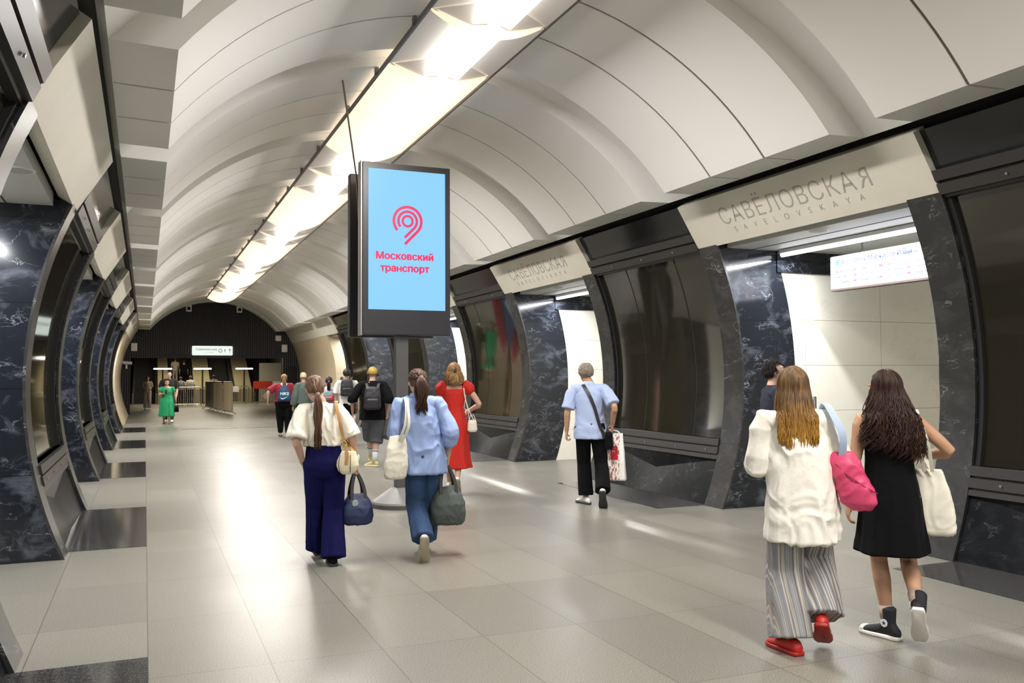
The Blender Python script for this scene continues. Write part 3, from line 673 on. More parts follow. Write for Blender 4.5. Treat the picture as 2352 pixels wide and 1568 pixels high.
# ================================================================== people and what they carry
V3 = Vector
def vround(bm, secs, n=22, mi=0, crisp=False):
    """loft through elliptical sections (centre, half axis 1, half axis 2, folds) with rounded caps; folds = (amplitude, count, phase)"""
    out = []
    def ring(c, a, b, f, k=1.0):
        vs = []
        for j in range(n):
            th = 2*PI*j/n; m_ = k
            if f: m_ *= 1+f[0]*math.sin(f[1]*th+f[2])+f[0]*.5*math.sin((f[1]*2+1)*th+f[2]*1.7)
            vs.append(bm.verts.new(c+a*math.cos(th)*m_+b*math.sin(th)*m_))
        return vs
    def capc(i, j, k):
        c0, c1 = V3(secs[i][0]), V3(secs[j][0]); d = (c0-c1); 
        if d.length > 1e-6: d.normalize()
        r = min(V3(secs[i][1]).length, V3(secs[i][2]).length)
        return c0+d*r*k
    S_ = [(V3(s[0]), V3(s[1]), V3(s[2]), s[3] if len(s) > 3 else None) for s in secs]
    c, a, b, f = S_[0]; out.append(ring(capc(0, 1, .02 if crisp else .35), a, b, f, .9 if crisp else .55))
    for c, a, b, f in S_: out.append(ring(c, a, b, f))
    c, a, b, f = S_[-1]; out.append(ring(capc(-1, -2, .02 if crisp else .35), a, b, f, .9 if crisp else .55))
    for q in range(len(out)-1):
        for j in range(n): bm.faces.new((out[q][j], out[q][(j+1)%n], out[q+1][(j+1)%n], out[q+1][j])).material_index = mi
    bm.faces.new(out[0][::-1]); bm.faces.new(out[-1])
    return bm
def limb(bm, pts, rad, n=16, flat=None, folds=None, sub=2, crisp=False):
    """tapered limb through points, smooth; flat=(axis Vector, ratio) squashes the section"""
    P_ = [V3(p) for p in pts]; R_ = list(rad)
    q, r = [], []
    for i in range(len(P_)-1):
        for u in range(sub):
            t = u/sub
            p0, p1, p2, p3 = P_[max(0,i-1)], P_[i], P_[i+1], P_[min(len(P_)-1,i+2)]
            q.append(.5*((2*p1)+(p2-p0)*t+(2*p0-5*p1+4*p2-p3)*t*t+(3*p1-p0-3*p2+p3)*t**3)); r.append(R_[i]+(R_[i+1]-R_[i])*t)
    q.append(P_[-1]); r.append(R_[-1]); secs = []; prev = V3((1,0,0))
    for i, p in enumerate(q):
        t = (q[min(i+1,len(q)-1)]-q[max(i-1,0)]).normalized()
        a = prev-t*prev.dot(t)
        if a.length < 1e-4: a = V3((0,1,0))-t*t.y
        a.normalize(); prev = a; b = t.cross(a)
        ra, rb = r[i], r[i]
        A, B = a*ra, b*rb
        if flat:
            ax = flat[0]; A = A-ax*(A.dot(ax))*(1-flat[1]); B = B-ax*(B.dot(ax))*(1-flat[1])
        f = None
        if folds: k = i/(len(q)-1); f = (folds[0]*k**folds[3] if len(folds) > 3 else folds[0], folds[1], folds[2])
        secs.append((p, A, B, f))
    return vround(bm, secs, n, crisp=crisp)
def ball(bm, c, rx, ry=None, rz=None, rot=None, u=14, v=10):
    ry = ry or rx; rz = rz or rx
    mt = Matrix.Translation(V3(c)) @ (rot.to_4x4() if rot else Matrix()) @ Matrix.Diagonal((rx, ry, rz, 1))
    bmesh.ops.create_uvsphere(bm, u_segments=u, v_segments=v, radius=1, matrix=mt)
    return bm
def fuse(name, bm, m, parent, voxel=.008, smooth=4, disp=0, dsc=(6,6,6), fac=.5, extra=None):
    """one continuous skin around everything in bm, with cloth wrinkles of height disp"""
    fixn(bm); o = obj(name, bm, m, parent, True)
    md = o.modifiers.new('r', 'REMESH'); md.mode = 'VOXEL'; md.voxel_size = voxel; md.use_smooth_shade = True
    if smooth: s_ = o.modifiers.new('s', 'SMOOTH'); s_.factor = fac; s_.iterations = smooth
    dg = bpy.context.evaluated_depsgraph_get(); me = bpy.data.meshes.new_from_object(o.evaluated_get(dg))
    old = o.data; o.modifiers.clear(); o.data = me; bpy.data.meshes.remove(old)
    me.materials.clear()
    for x in (m if isinstance(m, (list, tuple)) else [m]): me.materials.append(x)
    if disp:
        sd = V3((random.uniform(0,50), random.uniform(0,50), 0))
        nr = [v.normal.copy() for v in me.vertices]
        for v, n_ in zip(me.vertices, nr):
            p = V3((v.co.x*dsc[0], v.co.y*dsc[1], v.co.z*dsc[2]))+sd
            p2 = p+V3((mnoise.noise(p*.6+V3((9,0,0))), mnoise.noise(p*.6+V3((0,9,0))), mnoise.noise(p*.6)))*1.4
            d = 1-abs(mnoise.noise(p2))*3.2; d = max(-1, d)
            v.co += n_*disp*(.35+d*.45+mnoise.noise(p2*2.3)*.3)
    for p in me.polygons: p.use_smooth = True
    return o
def ik(a, b, l1, l2, pole):
    a, b = V3(a), V3(b); d = b-a; L_ = d.length
    if L_ > (l1+l2)*.998: b = a+d.normalized()*(l1+l2)*.998; d = b-a; L_ = d.length
    x = (L_*L_+l1*l1-l2*l2)/(2*L_); h = math.sqrt(max(0, l1*l1-x*x)); u = d/L_; pole = V3(pole); pole = (pole-u*pole.dot(u)).normalized()
    return a+u*x+pole*h, b
SK = {}
def skin(name, c): return M('skin_'+name, c, .5, var=.12, vscale=8)
def shoe(bmu, bms, A, yaw, pitch, s, hi=0, wd=1.0):
    """shoe around ankle A; adds upper to bmu and sole to bms"""
    rot = Matrix.Rotation(yaw, 3, 'Z') @ Matrix.Rotation(-pitch, 3, 'X')
    ln = [(-.072,.028,.055),(-.05,.036,.075),(0,.037,.085+hi),(.05,.038,.070),(.09,.045,.055),(.13,.048,.042),(.165,.044,.034),(.19,.030,.026)]
    secs = []
    for y, w_, h_ in ln:
        w_ *= s*wd; h_ *= s; c = V3((0, y*s, -.08*s+h_*.5+.01*s)); secs.append((A+rot@c, rot@V3((w_,0,0)), rot@V3((0,0,h_*.55))))
    vround(bmu, secs, 18)
    if hi: limb(bmu, [A+rot@V3((0,0,-.02)), A+rot@V3((0,-.005,hi+.03))], [.042*s, .046*s], 16)
    n = 9; top, bot = [], []
    prof = []
    for i in range(len(ln)): prof.append((ln[i][1]*1.12*s*wd, (ln[i][0]-(.008 if i == 0 else -.008 if i == len(ln)-1 else 0))*s))
    out = [(-w_, y) for w_, y in prof]+[(w_, y) for w_, y in prof[::-1]]
    for z, l_ in ((-.083*s, bot), (-.058*s, top)):
        for x, y in out: l_.append(bms.verts.new(A+rot@V3((x, y, z))))
    m_ = len(out)
    for i in range(m_): bms.faces.new((bot[i], bot[(i+1)%m_], top[(i+1)%m_], top[i]))
    bms.faces.new(bot[::-1]); bms.faces.new(top)
def cloth(name, c, **k):
    m = M(name, c, .9, **k); m.node_tree.nodes['Principled BSDF'].inputs['Specular IOR Level'].default_value = .15; return m
class Human: pass
def human(label, loc, rz, h, skincol, feet, hands, head=(0,0), lean=(0,0), off=(0,0), girth=1.0, sw=.172, hip=1.0, voxel=.007, grip=(.5,.5), group=None, toes=(0,0), pitch=(0,0), head_off=(0,0), male=False, hand_dir=(None,None), elbow=((-.3,-1,0),(.3,-1,0)), bare=(), shy=0):
    """feet: ankle (x,y,z) left,right; hands: wrist (x,y,z) left,right, all in metres at real size; body faces local +y"""
    H = Human(); s = h/1.70; H.s = s; H.loc = V3((loc[0], loc[1], loc[2] if len(loc) > 2 else 0)); H.rz = rz; H.h = h
    H.g = girth; H.mat = Matrix.Translation(H.loc) @ Matrix.Rotation(rz, 4, 'Z')
    t = thing('person', label, 'person', H.loc, rz, group); H.root = t
    def tor(z):    # torso centre line
        k = max(0, (z-.92)/.5); return V3((off[0]+lean[0]*k*s, off[1]+lean[1]*k*s, z*s))
    H.tor = tor
    bm = NB(); g = girth
    T_ = [(.83,.12*hip,.085),(.90,.165*hip,.115),(.97,.155*hip,.11),(1.06,.128*(1.08 if male else 1),.095),(1.16,.135,.10),(1.26,.15,.11),(1.34,.155,.10),(1.40,.13,.08),(1.44,.075,.06)]
    H.T = T_
    vround(bm, [(tor(z), V3((a*g*s,0,0)), V3((0,b*g*s,0))) for z, a, b in T_], 22)
    nk = tor(1.44); hd = tor(1.50)+V3((head_off[0], head_off[1]+.02*s, .085*s)); H.head = hd
    RH = Matrix.Rotation(head[0], 3, 'Z') @ Matrix.Rotation(-head[1], 3, 'X'); H.RH = RH
    limb(bm, [nk-V3((0,0,.03*s)), nk+V3((0,.005,.03*s)), hd+RH@V3((0,-.015*s,-.06*s))], [.062*s*g**.5, .052*s*g**.5, .05*s], 16)
    ball(bm, hd+RH@V3((0,-.005*s,.022*s)), .076*s, .092*s, .088*s, RH, 20, 14)
    ball(bm, hd+RH@V3((0,.022*s,-.032*s)), .060*s, .062*s, .078*s, RH, 18, 12)
    ball(bm, hd+RH@V3((0,.052*s,-.088*s)), .030*s, .026*s, .022*s, RH)       # chin
    limb(bm, [hd+RH@V3((0,.082*s,.018*s)), hd+RH@V3((0,.104*s,-.028*s))], [.009*s, .014*s], 10)   # nose
    ball(bm, hd+RH@V3((0,.086*s,.022*s)), .05*s, .012*s, .012*s, RH)         # brow
    ball(bm, hd+RH@V3((0,.084*s,-.062*s)), .024*s, .011*s, .010*s, RH)       # lips
    for q in (-1, 1): ball(bm, hd+RH@V3((q*.076*s,-.008*s,-.012*s)), .010*s, .020*s, .031*s, RH, 10, 8)
    H.J = {}
    for i, q in ((0,-1),(1,1)):
        sh = tor(1.395)+V3((q*sw*s, shy*q, 0)); wr = V3(hands[i]); el, wr = ik(sh, wr, .29*s, .25*s, elbow[i])
        gg = g**.6
        limb(bm, [tor(1.375)+V3((q*.08*s,0,0)), sh+V3((0,0,-.010*s)), sh+(el-sh)*.35, el, el+(wr-el)*.3, wr], [.055*s*gg, .050*s*gg, .045*s*gg, .037*s*gg, .037*s*gg, .024*s], 16)
        d = V3(hand_dir[i]).normalized() if hand_dir[i] else (wr-el).normalized()
        inn = V3((-q, 0, 0)); inn = (inn-d*inn.dot(d)).normalized(); fwd_ = V3((0,1,0)); fwd_ = d.cross(inn)*q; 
        if fwd_.y < 0 and not hand_dir[i]: fwd_ = -fwd_
        pc = wr+d*.045*s
        vround(bm, [(wr-d*.01*s, fwd_*.024*s, inn*.019*s), (wr+d*.03*s, fwd_*.036*s, inn*.017*s), (wr+d*.085*s, fwd_*.040*s, inn*.014*s)], 14)
        cu = grip[i]; tips = []
        for k_, (o_, l_) in enumerate(((.030,.070),(.0105,.078),(-.009,.072),(-.028,.058))):
            p = wr+d*.085*s+fwd_*o_*s; pts = [p-d*.012*s, p]; ang = 0
            for jj, fr_ in enumerate((.45,.32,.25)):
                ang += cu*(.75 if jj == 0 else 1.0)+.05*k_; p = p+(d*math.cos(ang)+inn*math.sin(ang))*l_*fr_*s; pts.append(p)
            limb(bm, pts, [.0092*s,.0092*s,.0085*s,.0078*s,.0068*s], 10, sub=1); tips.append(p)
        p = wr+d*.025*s+fwd_*.026*s; limb(bm, [p, p+(d*.6+fwd_*.75+inn*.25).normalized()*.035*s, p+(d*.95+fwd_*.55+inn*(.3+cu*.5)).normalized()*.068*s], [.013*s,.0105*s,.0085*s], 10)
        H.J['sh%d'%i] = sh; H.J['el%d'%i] = el; H.J['wr%d'%i] = wr; H.J['hand%d'%i] = wr+d*.085*s+inn*.022*s; H.J['hd%d'%i] = d; H.J['in%d'%i] = inn
        hp_ = tor(.90)+V3((q*.085*s*hip, 0, 0)); ank = V3(feet[i]); kn, ank = ik(hp_, ank, .43*s, .41*s, (q*.08, 1, 0))
        limb(bm, [hp_+V3((0,0,.02)), hp_+(kn-hp_)*.4, kn, kn+(ank-kn)*.3+V3((0,-.012*s,0)), ank+(kn-ank)*.2, ank], [.088*s*g*hip**.5, .075*s*g*hip**.5, .052*s*g**.7, .054*s*g**.7, .036*s, .033*s], 18)
        r_ = Matrix.Rotation(toes[i], 3, 'Z') @ Matrix.Rotation(-pitch[i], 3, 'X')
        limb(bm, [ank+r_@V3((0,-.04*s,-.045*s)), ank+r_@V3((0,.03*s,-.035*s)), ank+r_@V3((0,.10*s,-.055*s)), ank+r_@V3((0,.165*s,-.064*s))], [.020*s,.024*s,.020*s,.010*s], 12)
        H.J['hip%d'%i] = hp_; H.J['kn%d'%i] = kn; H.J['an%d'%i] = ank
    H.toes, H.pitch = toes, pitch
    H.body = fuse('body', bm, skincol, t, voxel, 3); H.voxel = voxel
    # face details
    for q in (-1, 1):
        b2 = NB(); ball(b2, hd+RH@V3((q*.030*s,.073*s,.004*s)), .0125*s, u=12, v=8); e_ = obj('eye', b2, M('eye_white', (.75,.73,.70), .3), t, True)
        b2 = NB(); ball(b2, hd+RH@V3((q*.030*s,.0805*s,.004*s)), .0062*s, u=10, v=8); obj('iris', b2, M('iris_brown', (.05,.03,.02), .2), e_, True)
    return H
def W(H, p): return H.mat @ V3(p)
def shoes(H, up, so, hi=0, lab=None, wd=1.0, mat2=None):
    for i in (0, 1):
        a, b = NB(), NB(); shoe(a, b, H.J['an%d'%i], H.toes[i], H.pitch[i], H.s, hi, wd)
        o = fuse('shoe', a, up, H.root, .006, 2); fixn(b)
        bmesh.ops.bevel(b, geom=b.edges[:], offset=.004, segments=1, affect='EDGES')
        obj('sole', b, so, o, True)
        H.J['shoe%d'%i] = o
def top(H, m, name, hem=.95, slack=1.12, sleeve=.9, sr=(.075,.07), disp=.006, open_=1.15, neck=1.455, vox=None, folds=(.03,5,1.0), hemoff=(0,0), shoulder=1.0, dsc=(7,7,5), lower=None, bottom=None, flare=0, parent=None):
    """shirt: torso shell + sleeves; sleeve = fraction of the arm covered (1 = wrist)"""
    s = H.s; bm = NB(); secs = []
    zs = sorted(set([hem, .80, .86, .93, 1.0, 1.08, 1.17, 1.26, 1.33, 1.39, neck-.02, neck])); zs = [z for z in zs if z >= hem]
    def wd(z):
        T_ = H.T; z = max(T_[0][0], min(T_[-1][0], z))
        for (z0,a0,b0),(z1,a1,b1) in zip(T_, T_[1:]):
            if z0 <= z <= z1: k = (z-z0)/(z1-z0); return a0+(a1-a0)*k, b0+(b1-b0)*k
    for z in zs:
        a, b = wd(max(z, .92)); g = H_g(H)
        k = max(0, (1.30-z)/(1.30-hem+1e-6)); sl = slack*(1+flare*k); mn = .135*open_ if z < 1.3 else 0
        a = max(a, mn)*sl*g*(shoulder if z > 1.3 else 1); b = max(b, .098*open_ if z < 1.3 else 0)*sl*g
        if z >= neck-.02: a, b = .085 if z < neck else .062, .07 if z < neck else .058
        c = H.tor(z)+V3((hemoff[0]*k, hemoff[1]*k, 0))
        secs.append((c, V3((a*s,0,0)), V3((0,b*s,0)), (folds[0]*k, folds[1], folds[2])))
    vround(bm, secs, 40, crisp=True)
    for i, q in ((0,-1),(1,1)):
        sh, el, wr = H.J['sh%d'%i], H.J['el%d'%i], H.J['wr%d'%i]
        if sleeve <= 0: continue
        L1, L2 = (el-sh).length, (wr-el).length; tot = (L1+L2)*sleeve
        g_ = H_g(H)**.5; r0 = .063*g_
        pts = [H.tor(1.36)+V3((q*.07*s,0,.0)), sh+V3((-q*.010*s,0,-.012))]; r = [.078*s*g_, r0*s]
        if tot <= L1: pts += [sh+(el-sh)*(tot/L1)*.5, sh+(el-sh)*(tot/L1)]; r += [(r0*.4+sr[1]*.6)*s, sr[1]*s]
        else: pts += [sh+(el-sh)*.55, el, el+(wr-el)*((tot-L1)/L2)*.5, el+(wr-el)*((tot-L1)/L2)]; r += [sr[0]*.88*s, sr[1]*s, sr[1]*1.0*s, (bottom or sr[1]*.9)*s]
        limb(bm, pts, r, 20, folds=(.05, 4, i*2.0, 1), crisp=True)
    return fuse(name, bm, m, parent or H.root, vox or max(.007, H.voxel), 3, disp, dsc)
def H_g(H): return getattr(H, 'g', 1.0)
def trousers(H, m, name='trousers', kr=.078, hr=.08, cut=1.0, waist=1.05, disp=.005, tr=.105, vox=None, folds=(.05,4,0,1), dsc=(7,7,4), seat=1.06):
    s = H.s; bm = NB(); g = H_g(H)
    vround(bm, [(H.tor(z), V3((a*g*s*seat,0,0)), V3((0,b*g*s*seat,0))) for z, a, b in ((.80,.13,.10),(.86,.165,.118),(.92,.172,.12),(.98,.16,.112),(waist,.142,.104))], 26)
    for i in (0, 1):
        hp_, kn, an = H.J['hip%d'%i], H.J['kn%d'%i], H.J['an%d'%i]; L1, L2 = (kn-hp_).length, (an-kn).length; tot = (L1+L2)*cut
        if tot > L1+.02:
            e = kn+(an-kn)*((tot-L1)/L2) if tot <= L1+L2 else an+(an-kn).normalized()*(tot-L1-L2)
            pts = [hp_+V3((0,0,.03)), hp_+(kn-hp_)*.5, kn, (kn+e)/2, e]; r = [tr*g*s, (tr*.5+kr*.5)*g*s, kr*g**.6*s, (kr+hr)/2*g**.4*s, hr*s]
        else:
            e = hp_+(kn-hp_)*(tot/L1); pts = [hp_+V3((0,0,.03)), (hp_+e)/2, e]; r = [tr*g*s, (tr+kr)/2*g*s, kr*s]
        limb(bm, pts, r, 30, folds=folds, crisp=True)
    return fuse(name, bm, m, H.root, vox or max(.008, H.voxel), 2, disp, dsc)
def skirt_secs(H, rows, fold=(.08,7,.5)):
    """rows: (z, half width, half depth, xoff, yoff)"""
    s = H.s; z0, z1 = rows[0][0], rows[-1][0]; out = []
    for r in rows:
        k = max(0, (z1-r[0])/(z1-z0)); out.append((H.tor(max(r[0], .9))*1.0+V3((r[3] if len(r) > 3 else 0, r[4] if len(r) > 4 else 0, (r[0]-max(r[0], .9))*s)), V3((r[1]*s,0,0)), V3((0,r[2]*s,0)), (fold[0]*k**1.3, fold[1], fold[2])))
    return out
def hair_mat(name, c1, c2, zlo=None, zhi=None, tip=None):
    m = bpy.data.materials.new(name); m.use_nodes = True; nt = m.node_tree; b = nt.nodes['Principled BSDF']; L = nt.links.new
    tc = nd(nt, 'ShaderNodeTexCoord'); mp = nd(nt, 'ShaderNodeMapping'); mp.inputs['Scale'].default_value = (60,60,4); L(tc.outputs['Object'], mp.inputs[0])
    n = nd(nt, 'ShaderNodeTexNoise'); n.inputs['Scale'].default_value = 1; n.inputs['Detail'].default_value = 4; L(mp.outputs[0], n.inputs['Vector'])
    r = ramp(nt, [(.35, c1), (.65, c2)]); L(n.outputs[0], r.inputs[0]); out = r.outputs[0]
    if tip:
        sp = nd(nt, 'ShaderNodeSeparateXYZ'); L(tc.outputs['Object'], sp.inputs[0]); mr = nd(nt, 'ShaderNodeMapRange'); mr.inputs['From Min'].default_value = zhi; mr.inputs['From Max'].default_value = zlo; L(sp.outputs['Z'], mr.inputs[0])
        ad = nd(nt, 'ShaderNodeMath', operation='MULTIPLY_ADD'); ad.inputs[1].default_value = .5; ad.inputs[2].default_value = -.25; L(n.outputs[0], ad.inputs[0])
        a2 = nd(nt, 'ShaderNodeMath', operation='ADD', use_clamp=True); L(ad.outputs[0], a2.inputs[0]); L(mr.outputs[0], a2.inputs[1])
        mx = nd(nt, 'ShaderNodeMix', data_type='RGBA'); L(a2.outputs[0], mx.inputs['Factor']); L(out, mx.inputs['A']); mx.inputs['B'].default_value = (*tip, 1); out = mx.outputs['Result']
    L(out, b.inputs['Base Color']); b.inputs['Roughness'].default_value = .5; b.inputs['Specular IOR Level'].default_value = .3
    bp_ = nd(nt, 'ShaderNodeBump'); bp_.inputs['Strength'].default_value = .5; bp_.inputs['Distance'].default_value = .006; L(n.outputs[0], bp_.inputs['Height']); L(bp_.outputs[0], b.inputs['Normal'])
    return m
def ribbon(bm, pts, w_, th=.0018, side=V3((1,0,0))):
    """thin flattened lock or strap"""
    pts = [V3(p) for p in pts]; n = len(pts); rings = []
    for i, p in enumerate(pts):
        t = (pts[min(i+1,n-1)]-pts[max(i-1,0)]).normalized(); a = side-t*side.dot(t)
        if a.length < 1e-3: a = V3((0,1,0))-t*t.y
        a.normalize(); b = t.cross(a); ww = w_[i] if isinstance(w_, (list, tuple)) else w_
        rings.append([bm.verts.new(p+a*ww/2*x+b*th*y) for x, y in ((-1,-.5),(0,-.8),(1,-.5),(1,.5),(0,.8),(-1,.5))])
    for q in range(n-1):
        for j in range(6): bm.faces.new((rings[q][j], rings[q][(j+1)%6], rings[q+1][(j+1)%6], rings[q+1][j]))
    bm.faces.new(rings[0][::-1]); bm.faces.new(rings[-1])
def hair(H, m, style='long', length=.35, curl=0, spread=1.0, n=170, down=.0, front=False, width=1.0, tail_off=0, crown=1.0, seed=1, lw=.013):
    s = H.s; hd, RH = H.head, H.RH; rnd = random.Random(seed)
    # cap: scalp shell that leaves the face free
    bm = NB(); k = 26; r_ = 16
    def scalp(th, ph, g=1.0):   # th 0=front(+y) around z; ph 0=top
        x, y, z = math.sin(ph)*math.sin(th), math.sin(ph)*math.cos(th), math.cos(ph)
        return V3((x*.086*s*g*crown, y*.104*s*g-.006*s, z*.103*s*g+.018*s))
    rows = []
    for i in range(r_+1):
        row = []
        for j in range(k):
            th = 2*PI*j/k; lim = math.radians(52) if math.cos(th) > .35 else math.radians(100) if abs(math.sin(th)) > .8 and math.cos(th) > -.3 else math.radians(128)
            if style == 'buzz': lim = min(lim, math.radians(112))
            ph = lim*i/r_; p = scalp(th, max(.001, ph), 1.0 if style != 'buzz' else .965); row.append(bm.verts.new(hd+RH@p))
        rows.append(row)
    for i in range(r_):
        for j in range(k): bm.faces.new((rows[i][j], rows[i+1][j], rows[i+1][(j+1)%k], rows[i][(j+1)%k]))
    inn = [bm.verts.new(hd+RH@(V3((0,0,.018*s))+(RH.inverted()@(v.co-hd)-V3((0,0,.018*s)))*.78)) for v in rows[-1]]
    for j in range(k): bm.faces.new((rows[-1][j], inn[j], inn[(j+1)%k], rows[-1][(j+1)%k]))
    bm.faces.new(inn)
    bmesh.ops.remove_doubles(bm, verts=bm.verts, dist=.0004); fixn(bm)
    cap = obj('hair', bm, m, H.root, True)
    if style == 'buzz': return cap
    bm = NB()
    if style == 'short':
        for i in range(n):
            th, ph = rnd.uniform(0, 2*PI), rnd.uniform(.05, 1.0)*(.9 if True else 1)
            if math.cos(th) > .3: ph *= .9
            else: ph *= 1.9
            p = scalp(th, ph); q = scalp(th, ph+.25, 1.025+curl*.035+rnd.uniform(0,.03)*(1+curl)); r2_ = scalp(th+rnd.uniform(-.2,.2), ph+.45, 1.0+.02*curl)
            ribbon(bm, [hd+RH@p, hd+RH@q, hd+RH@r2_], [.009*s,.010*s,.003*s], .0015*s)
        obj('hair_locks', bm, m, cap, True); return cap
    if style == 'tail':
        base = hd+RH@V3((tail_off, -.115*s, down*s))
        for i in range(64):     # hair pulled back over the head to the tie
            th, ph = rnd.uniform(.5, 2*PI-.5), rnd.uniform(.1, 1.5); p0 = hd+RH@scalp(th, ph, 1.01); p2 = base+V3((rnd.uniform(-1,1), 0, rnd.uniform(-1,1)))*.012*s
            thb = PI; p1 = hd+RH@scalp((th+PI)/2 if abs(th-PI) > .6 else th, (ph+1.6)/2, 1.045)
            ribbon(bm, [p0, p1, p2], [.014*s,.018*s,.010*s], .002*s)
        L_ = length*s
        for i in range(n):
            a, rr = rnd.uniform(0, 2*PI), math.sqrt(rnd.random()); l_ = L_*rnd.uniform(.72, 1.0); pts = []
            for q in range(9):
                u_ = q/8; wd_ = (.016+.040*math.sin(min(1,u_*1.6)*PI*.5)*(1-.45*u_))*s*width
                cx_ = math.cos(a)*rr*wd_; cy_ = math.sin(a)*rr*wd_*.7
                pts.append(base+V3((cx_+math.sin(u_*7+a)*.004*(1+curl*4), -.02*s-.028*s*math.sin(u_*PI*.8)+cy_, -u_*l_)))
            ribbon(bm, pts, [.007*s]*7+[.006*s,.002*s], .0016*s, V3((math.cos(a), math.sin(a), 0)))
        b2 = NB(); limb(b2, [base+V3((0,-.012*s,.012*s)), base+V3((0,-.018*s,-.018*s))], [.021*s,.021*s], 12); obj('hair_tie', b2, M('hair_tie', (.25,.14,.10), .6), cap, True)
        obj('ponytail', bm, m, cap, True); return cap
    # long loose hair
    L_ = length*s
    for i in range(n):
        lim = 2.45 if not front else 2.9
        th = PI+rnd.uniform(-1, 1)*1.9; ph0 = rnd.uniform(.02, .55); a = th-PI; lf = L_*rnd.uniform(.78, 1.0)*(1-.10*abs(a))
        cur = rnd.uniform(0, 6.28); fq = rnd.uniform(5, 9); pts = []; rr = rnd.uniform(.93, 1.05)
        for q in range(7): ph = ph0+(1.55-ph0)*q/6; pts.append(hd+RH@scalp(th, ph, rr+.03))
        e = pts[-1]; ndown = 12
        for q in range(1, ndown+1):
            u_ = q/ndown; out_ = V3((math.sin(a)*-1, -math.cos(a), 0)); e0 = V3((e.x-hd.x, e.y-hd.y, 0))
            sp_ = 1+(spread-1)*u_
            bx = hd+V3((e0.x*sp_*(1+.1*math.sin(u_*3)), e0.y*(.85+.45*u_*spread)-.02*s*math.sin(u_*PI), e.z-hd.z-lf*u_))
            zc_ = bx.z/s
            if 1.05 < zc_ < 1.42: bx.y = min(bx.y, -(.105+.03*rnd.random())*s*H_g(H)+H.tor(zc_).y) if abs(bx.x-H.tor(1.3).x) < .17*s else bx.y
            if curl: ww = curl*u_*.028*s; bx += V3((math.sin(cur+u_*fq)*ww, math.cos(cur*1.3+u_*fq)*ww*.7, math.sin(cur+u_*fq*1.2)*ww*.25))
            pts.append(bx)
        ribbon(bm, pts, [lw*s]*14+[lw*.85*s,lw*.75*s,lw*.6*s,lw*.45*s,lw*.2*s], .002*s, V3((math.cos(a), math.sin(a), 0)))
    obj('hair_locks', bm, m, cap, True)
    return cap
def strap(parent, name, pts, w_, m, th=.004, side=V3((1,0,0)), sm=4):
    P_ = [V3(p) for p in pts]; q = []
    for i in range(len(P_)-1):
        for u in range(sm):
            t = u/sm; p0, p1, p2, p3 = P_[max(0,i-1)], P_[i], P_[i+1], P_[min(len(P_)-1,i+2)]
            q.append(.5*((2*p1)+(p2-p0)*t+(2*p0-5*p1+4*p2-p3)*t*t+(3*p1-p0-3*p2+p3)*t**3))
    q.append(P_[-1]); bm = NB(); ribbon(bm, q, w_, th, side); return obj(name, bm, m, parent, 50)
def srect(bm, c, a, b, k, n=28):
    """superellipse ring"""
    vs = []
    for j in range(n):
        th = 2*PI*j/n; x, y = math.cos(th), math.sin(th); x = math.copysign(abs(x)**k, x); y = math.copysign(abs(y)**k, y)
        vs.append(bm.verts.new(c+a*x+b*y))
    return vs
def softbox(bm, rings, n=28, k=.45):
    R_ = [srect(bm, V3(c), V3(a), V3(b), k, n) for c, a, b in rings]
    for q in range(len(R_)-1):
        for j in range(n): bm.faces.new((R_[q][j], R_[q][(j+1)%n], R_[q+1][(j+1)%n], R_[q+1][j]))
    bm.faces.new(R_[0][::-1]); bm.faces.new(R_[-1]); return bm
def backpack(H, m, label, cat='backpack', z=(1.02,1.40), w_=.135, d=.075, m2=None, sling=False, up=0):
    s = H.s; c = H.tor(1.2); y = c.y-(.115*H_g(H)+.02)*s
    t = thing('backpack', label, cat, W(H, (c.x, y, z[0]*s)), H.rz)
    bm = NB(); hh = (z[1]-z[0])*s; softbox(bm, [((0,-d*s*.9,.02), (w_*.75*s,0,0), (0,d*.6*s,0)), ((0,-d*s,.06), (w_*s,0,0), (0,d*s,0)), ((0,-d*s,hh*.6), (w_*s,0,0), (0,d*s,0)), ((0,-d*s*.85,hh*.93), (w_*.85*s,0,0), (0,d*.75*s,0)), ((0,-d*s*.7,hh), (w_*.5*s,0,0), (0,d*.45*s,0))], k=.6)
    b = fuse('bag', bm, m, t, .009, 3, .004, (9,9,9))
    if not sling:
        bm = NB(); softbox(bm, [((0,-d*2*s,.05), (w_*.7*s,0,0), (0,.02*s,0)), ((0,-d*2*s,hh*.45), (w_*.72*s,0,0), (0,.025*s,0)), ((0,-d*1.9*s,hh*.52), (w_*.6*s,0,0), (0,.01*s,0))], k=.6); fuse('front_pocket', bm, m, t, .009, 2, .002)
    for q in (-1, 1):
        strap(t, 'strap', [(q*w_*.6*s, -.01, hh*.92), (q*w_*.75*s, .06*s, hh*1.12+up), (q*w_*.85*s, .16*s, hh*1.08+up), (q*w_*.9*s, .225*s, hh*.75), (q*w_*1.1*s, .17*s, hh*.3), (q*w_*.9*s, 0, hh*.12)], .045*s, m2 or m, .006)
    return t
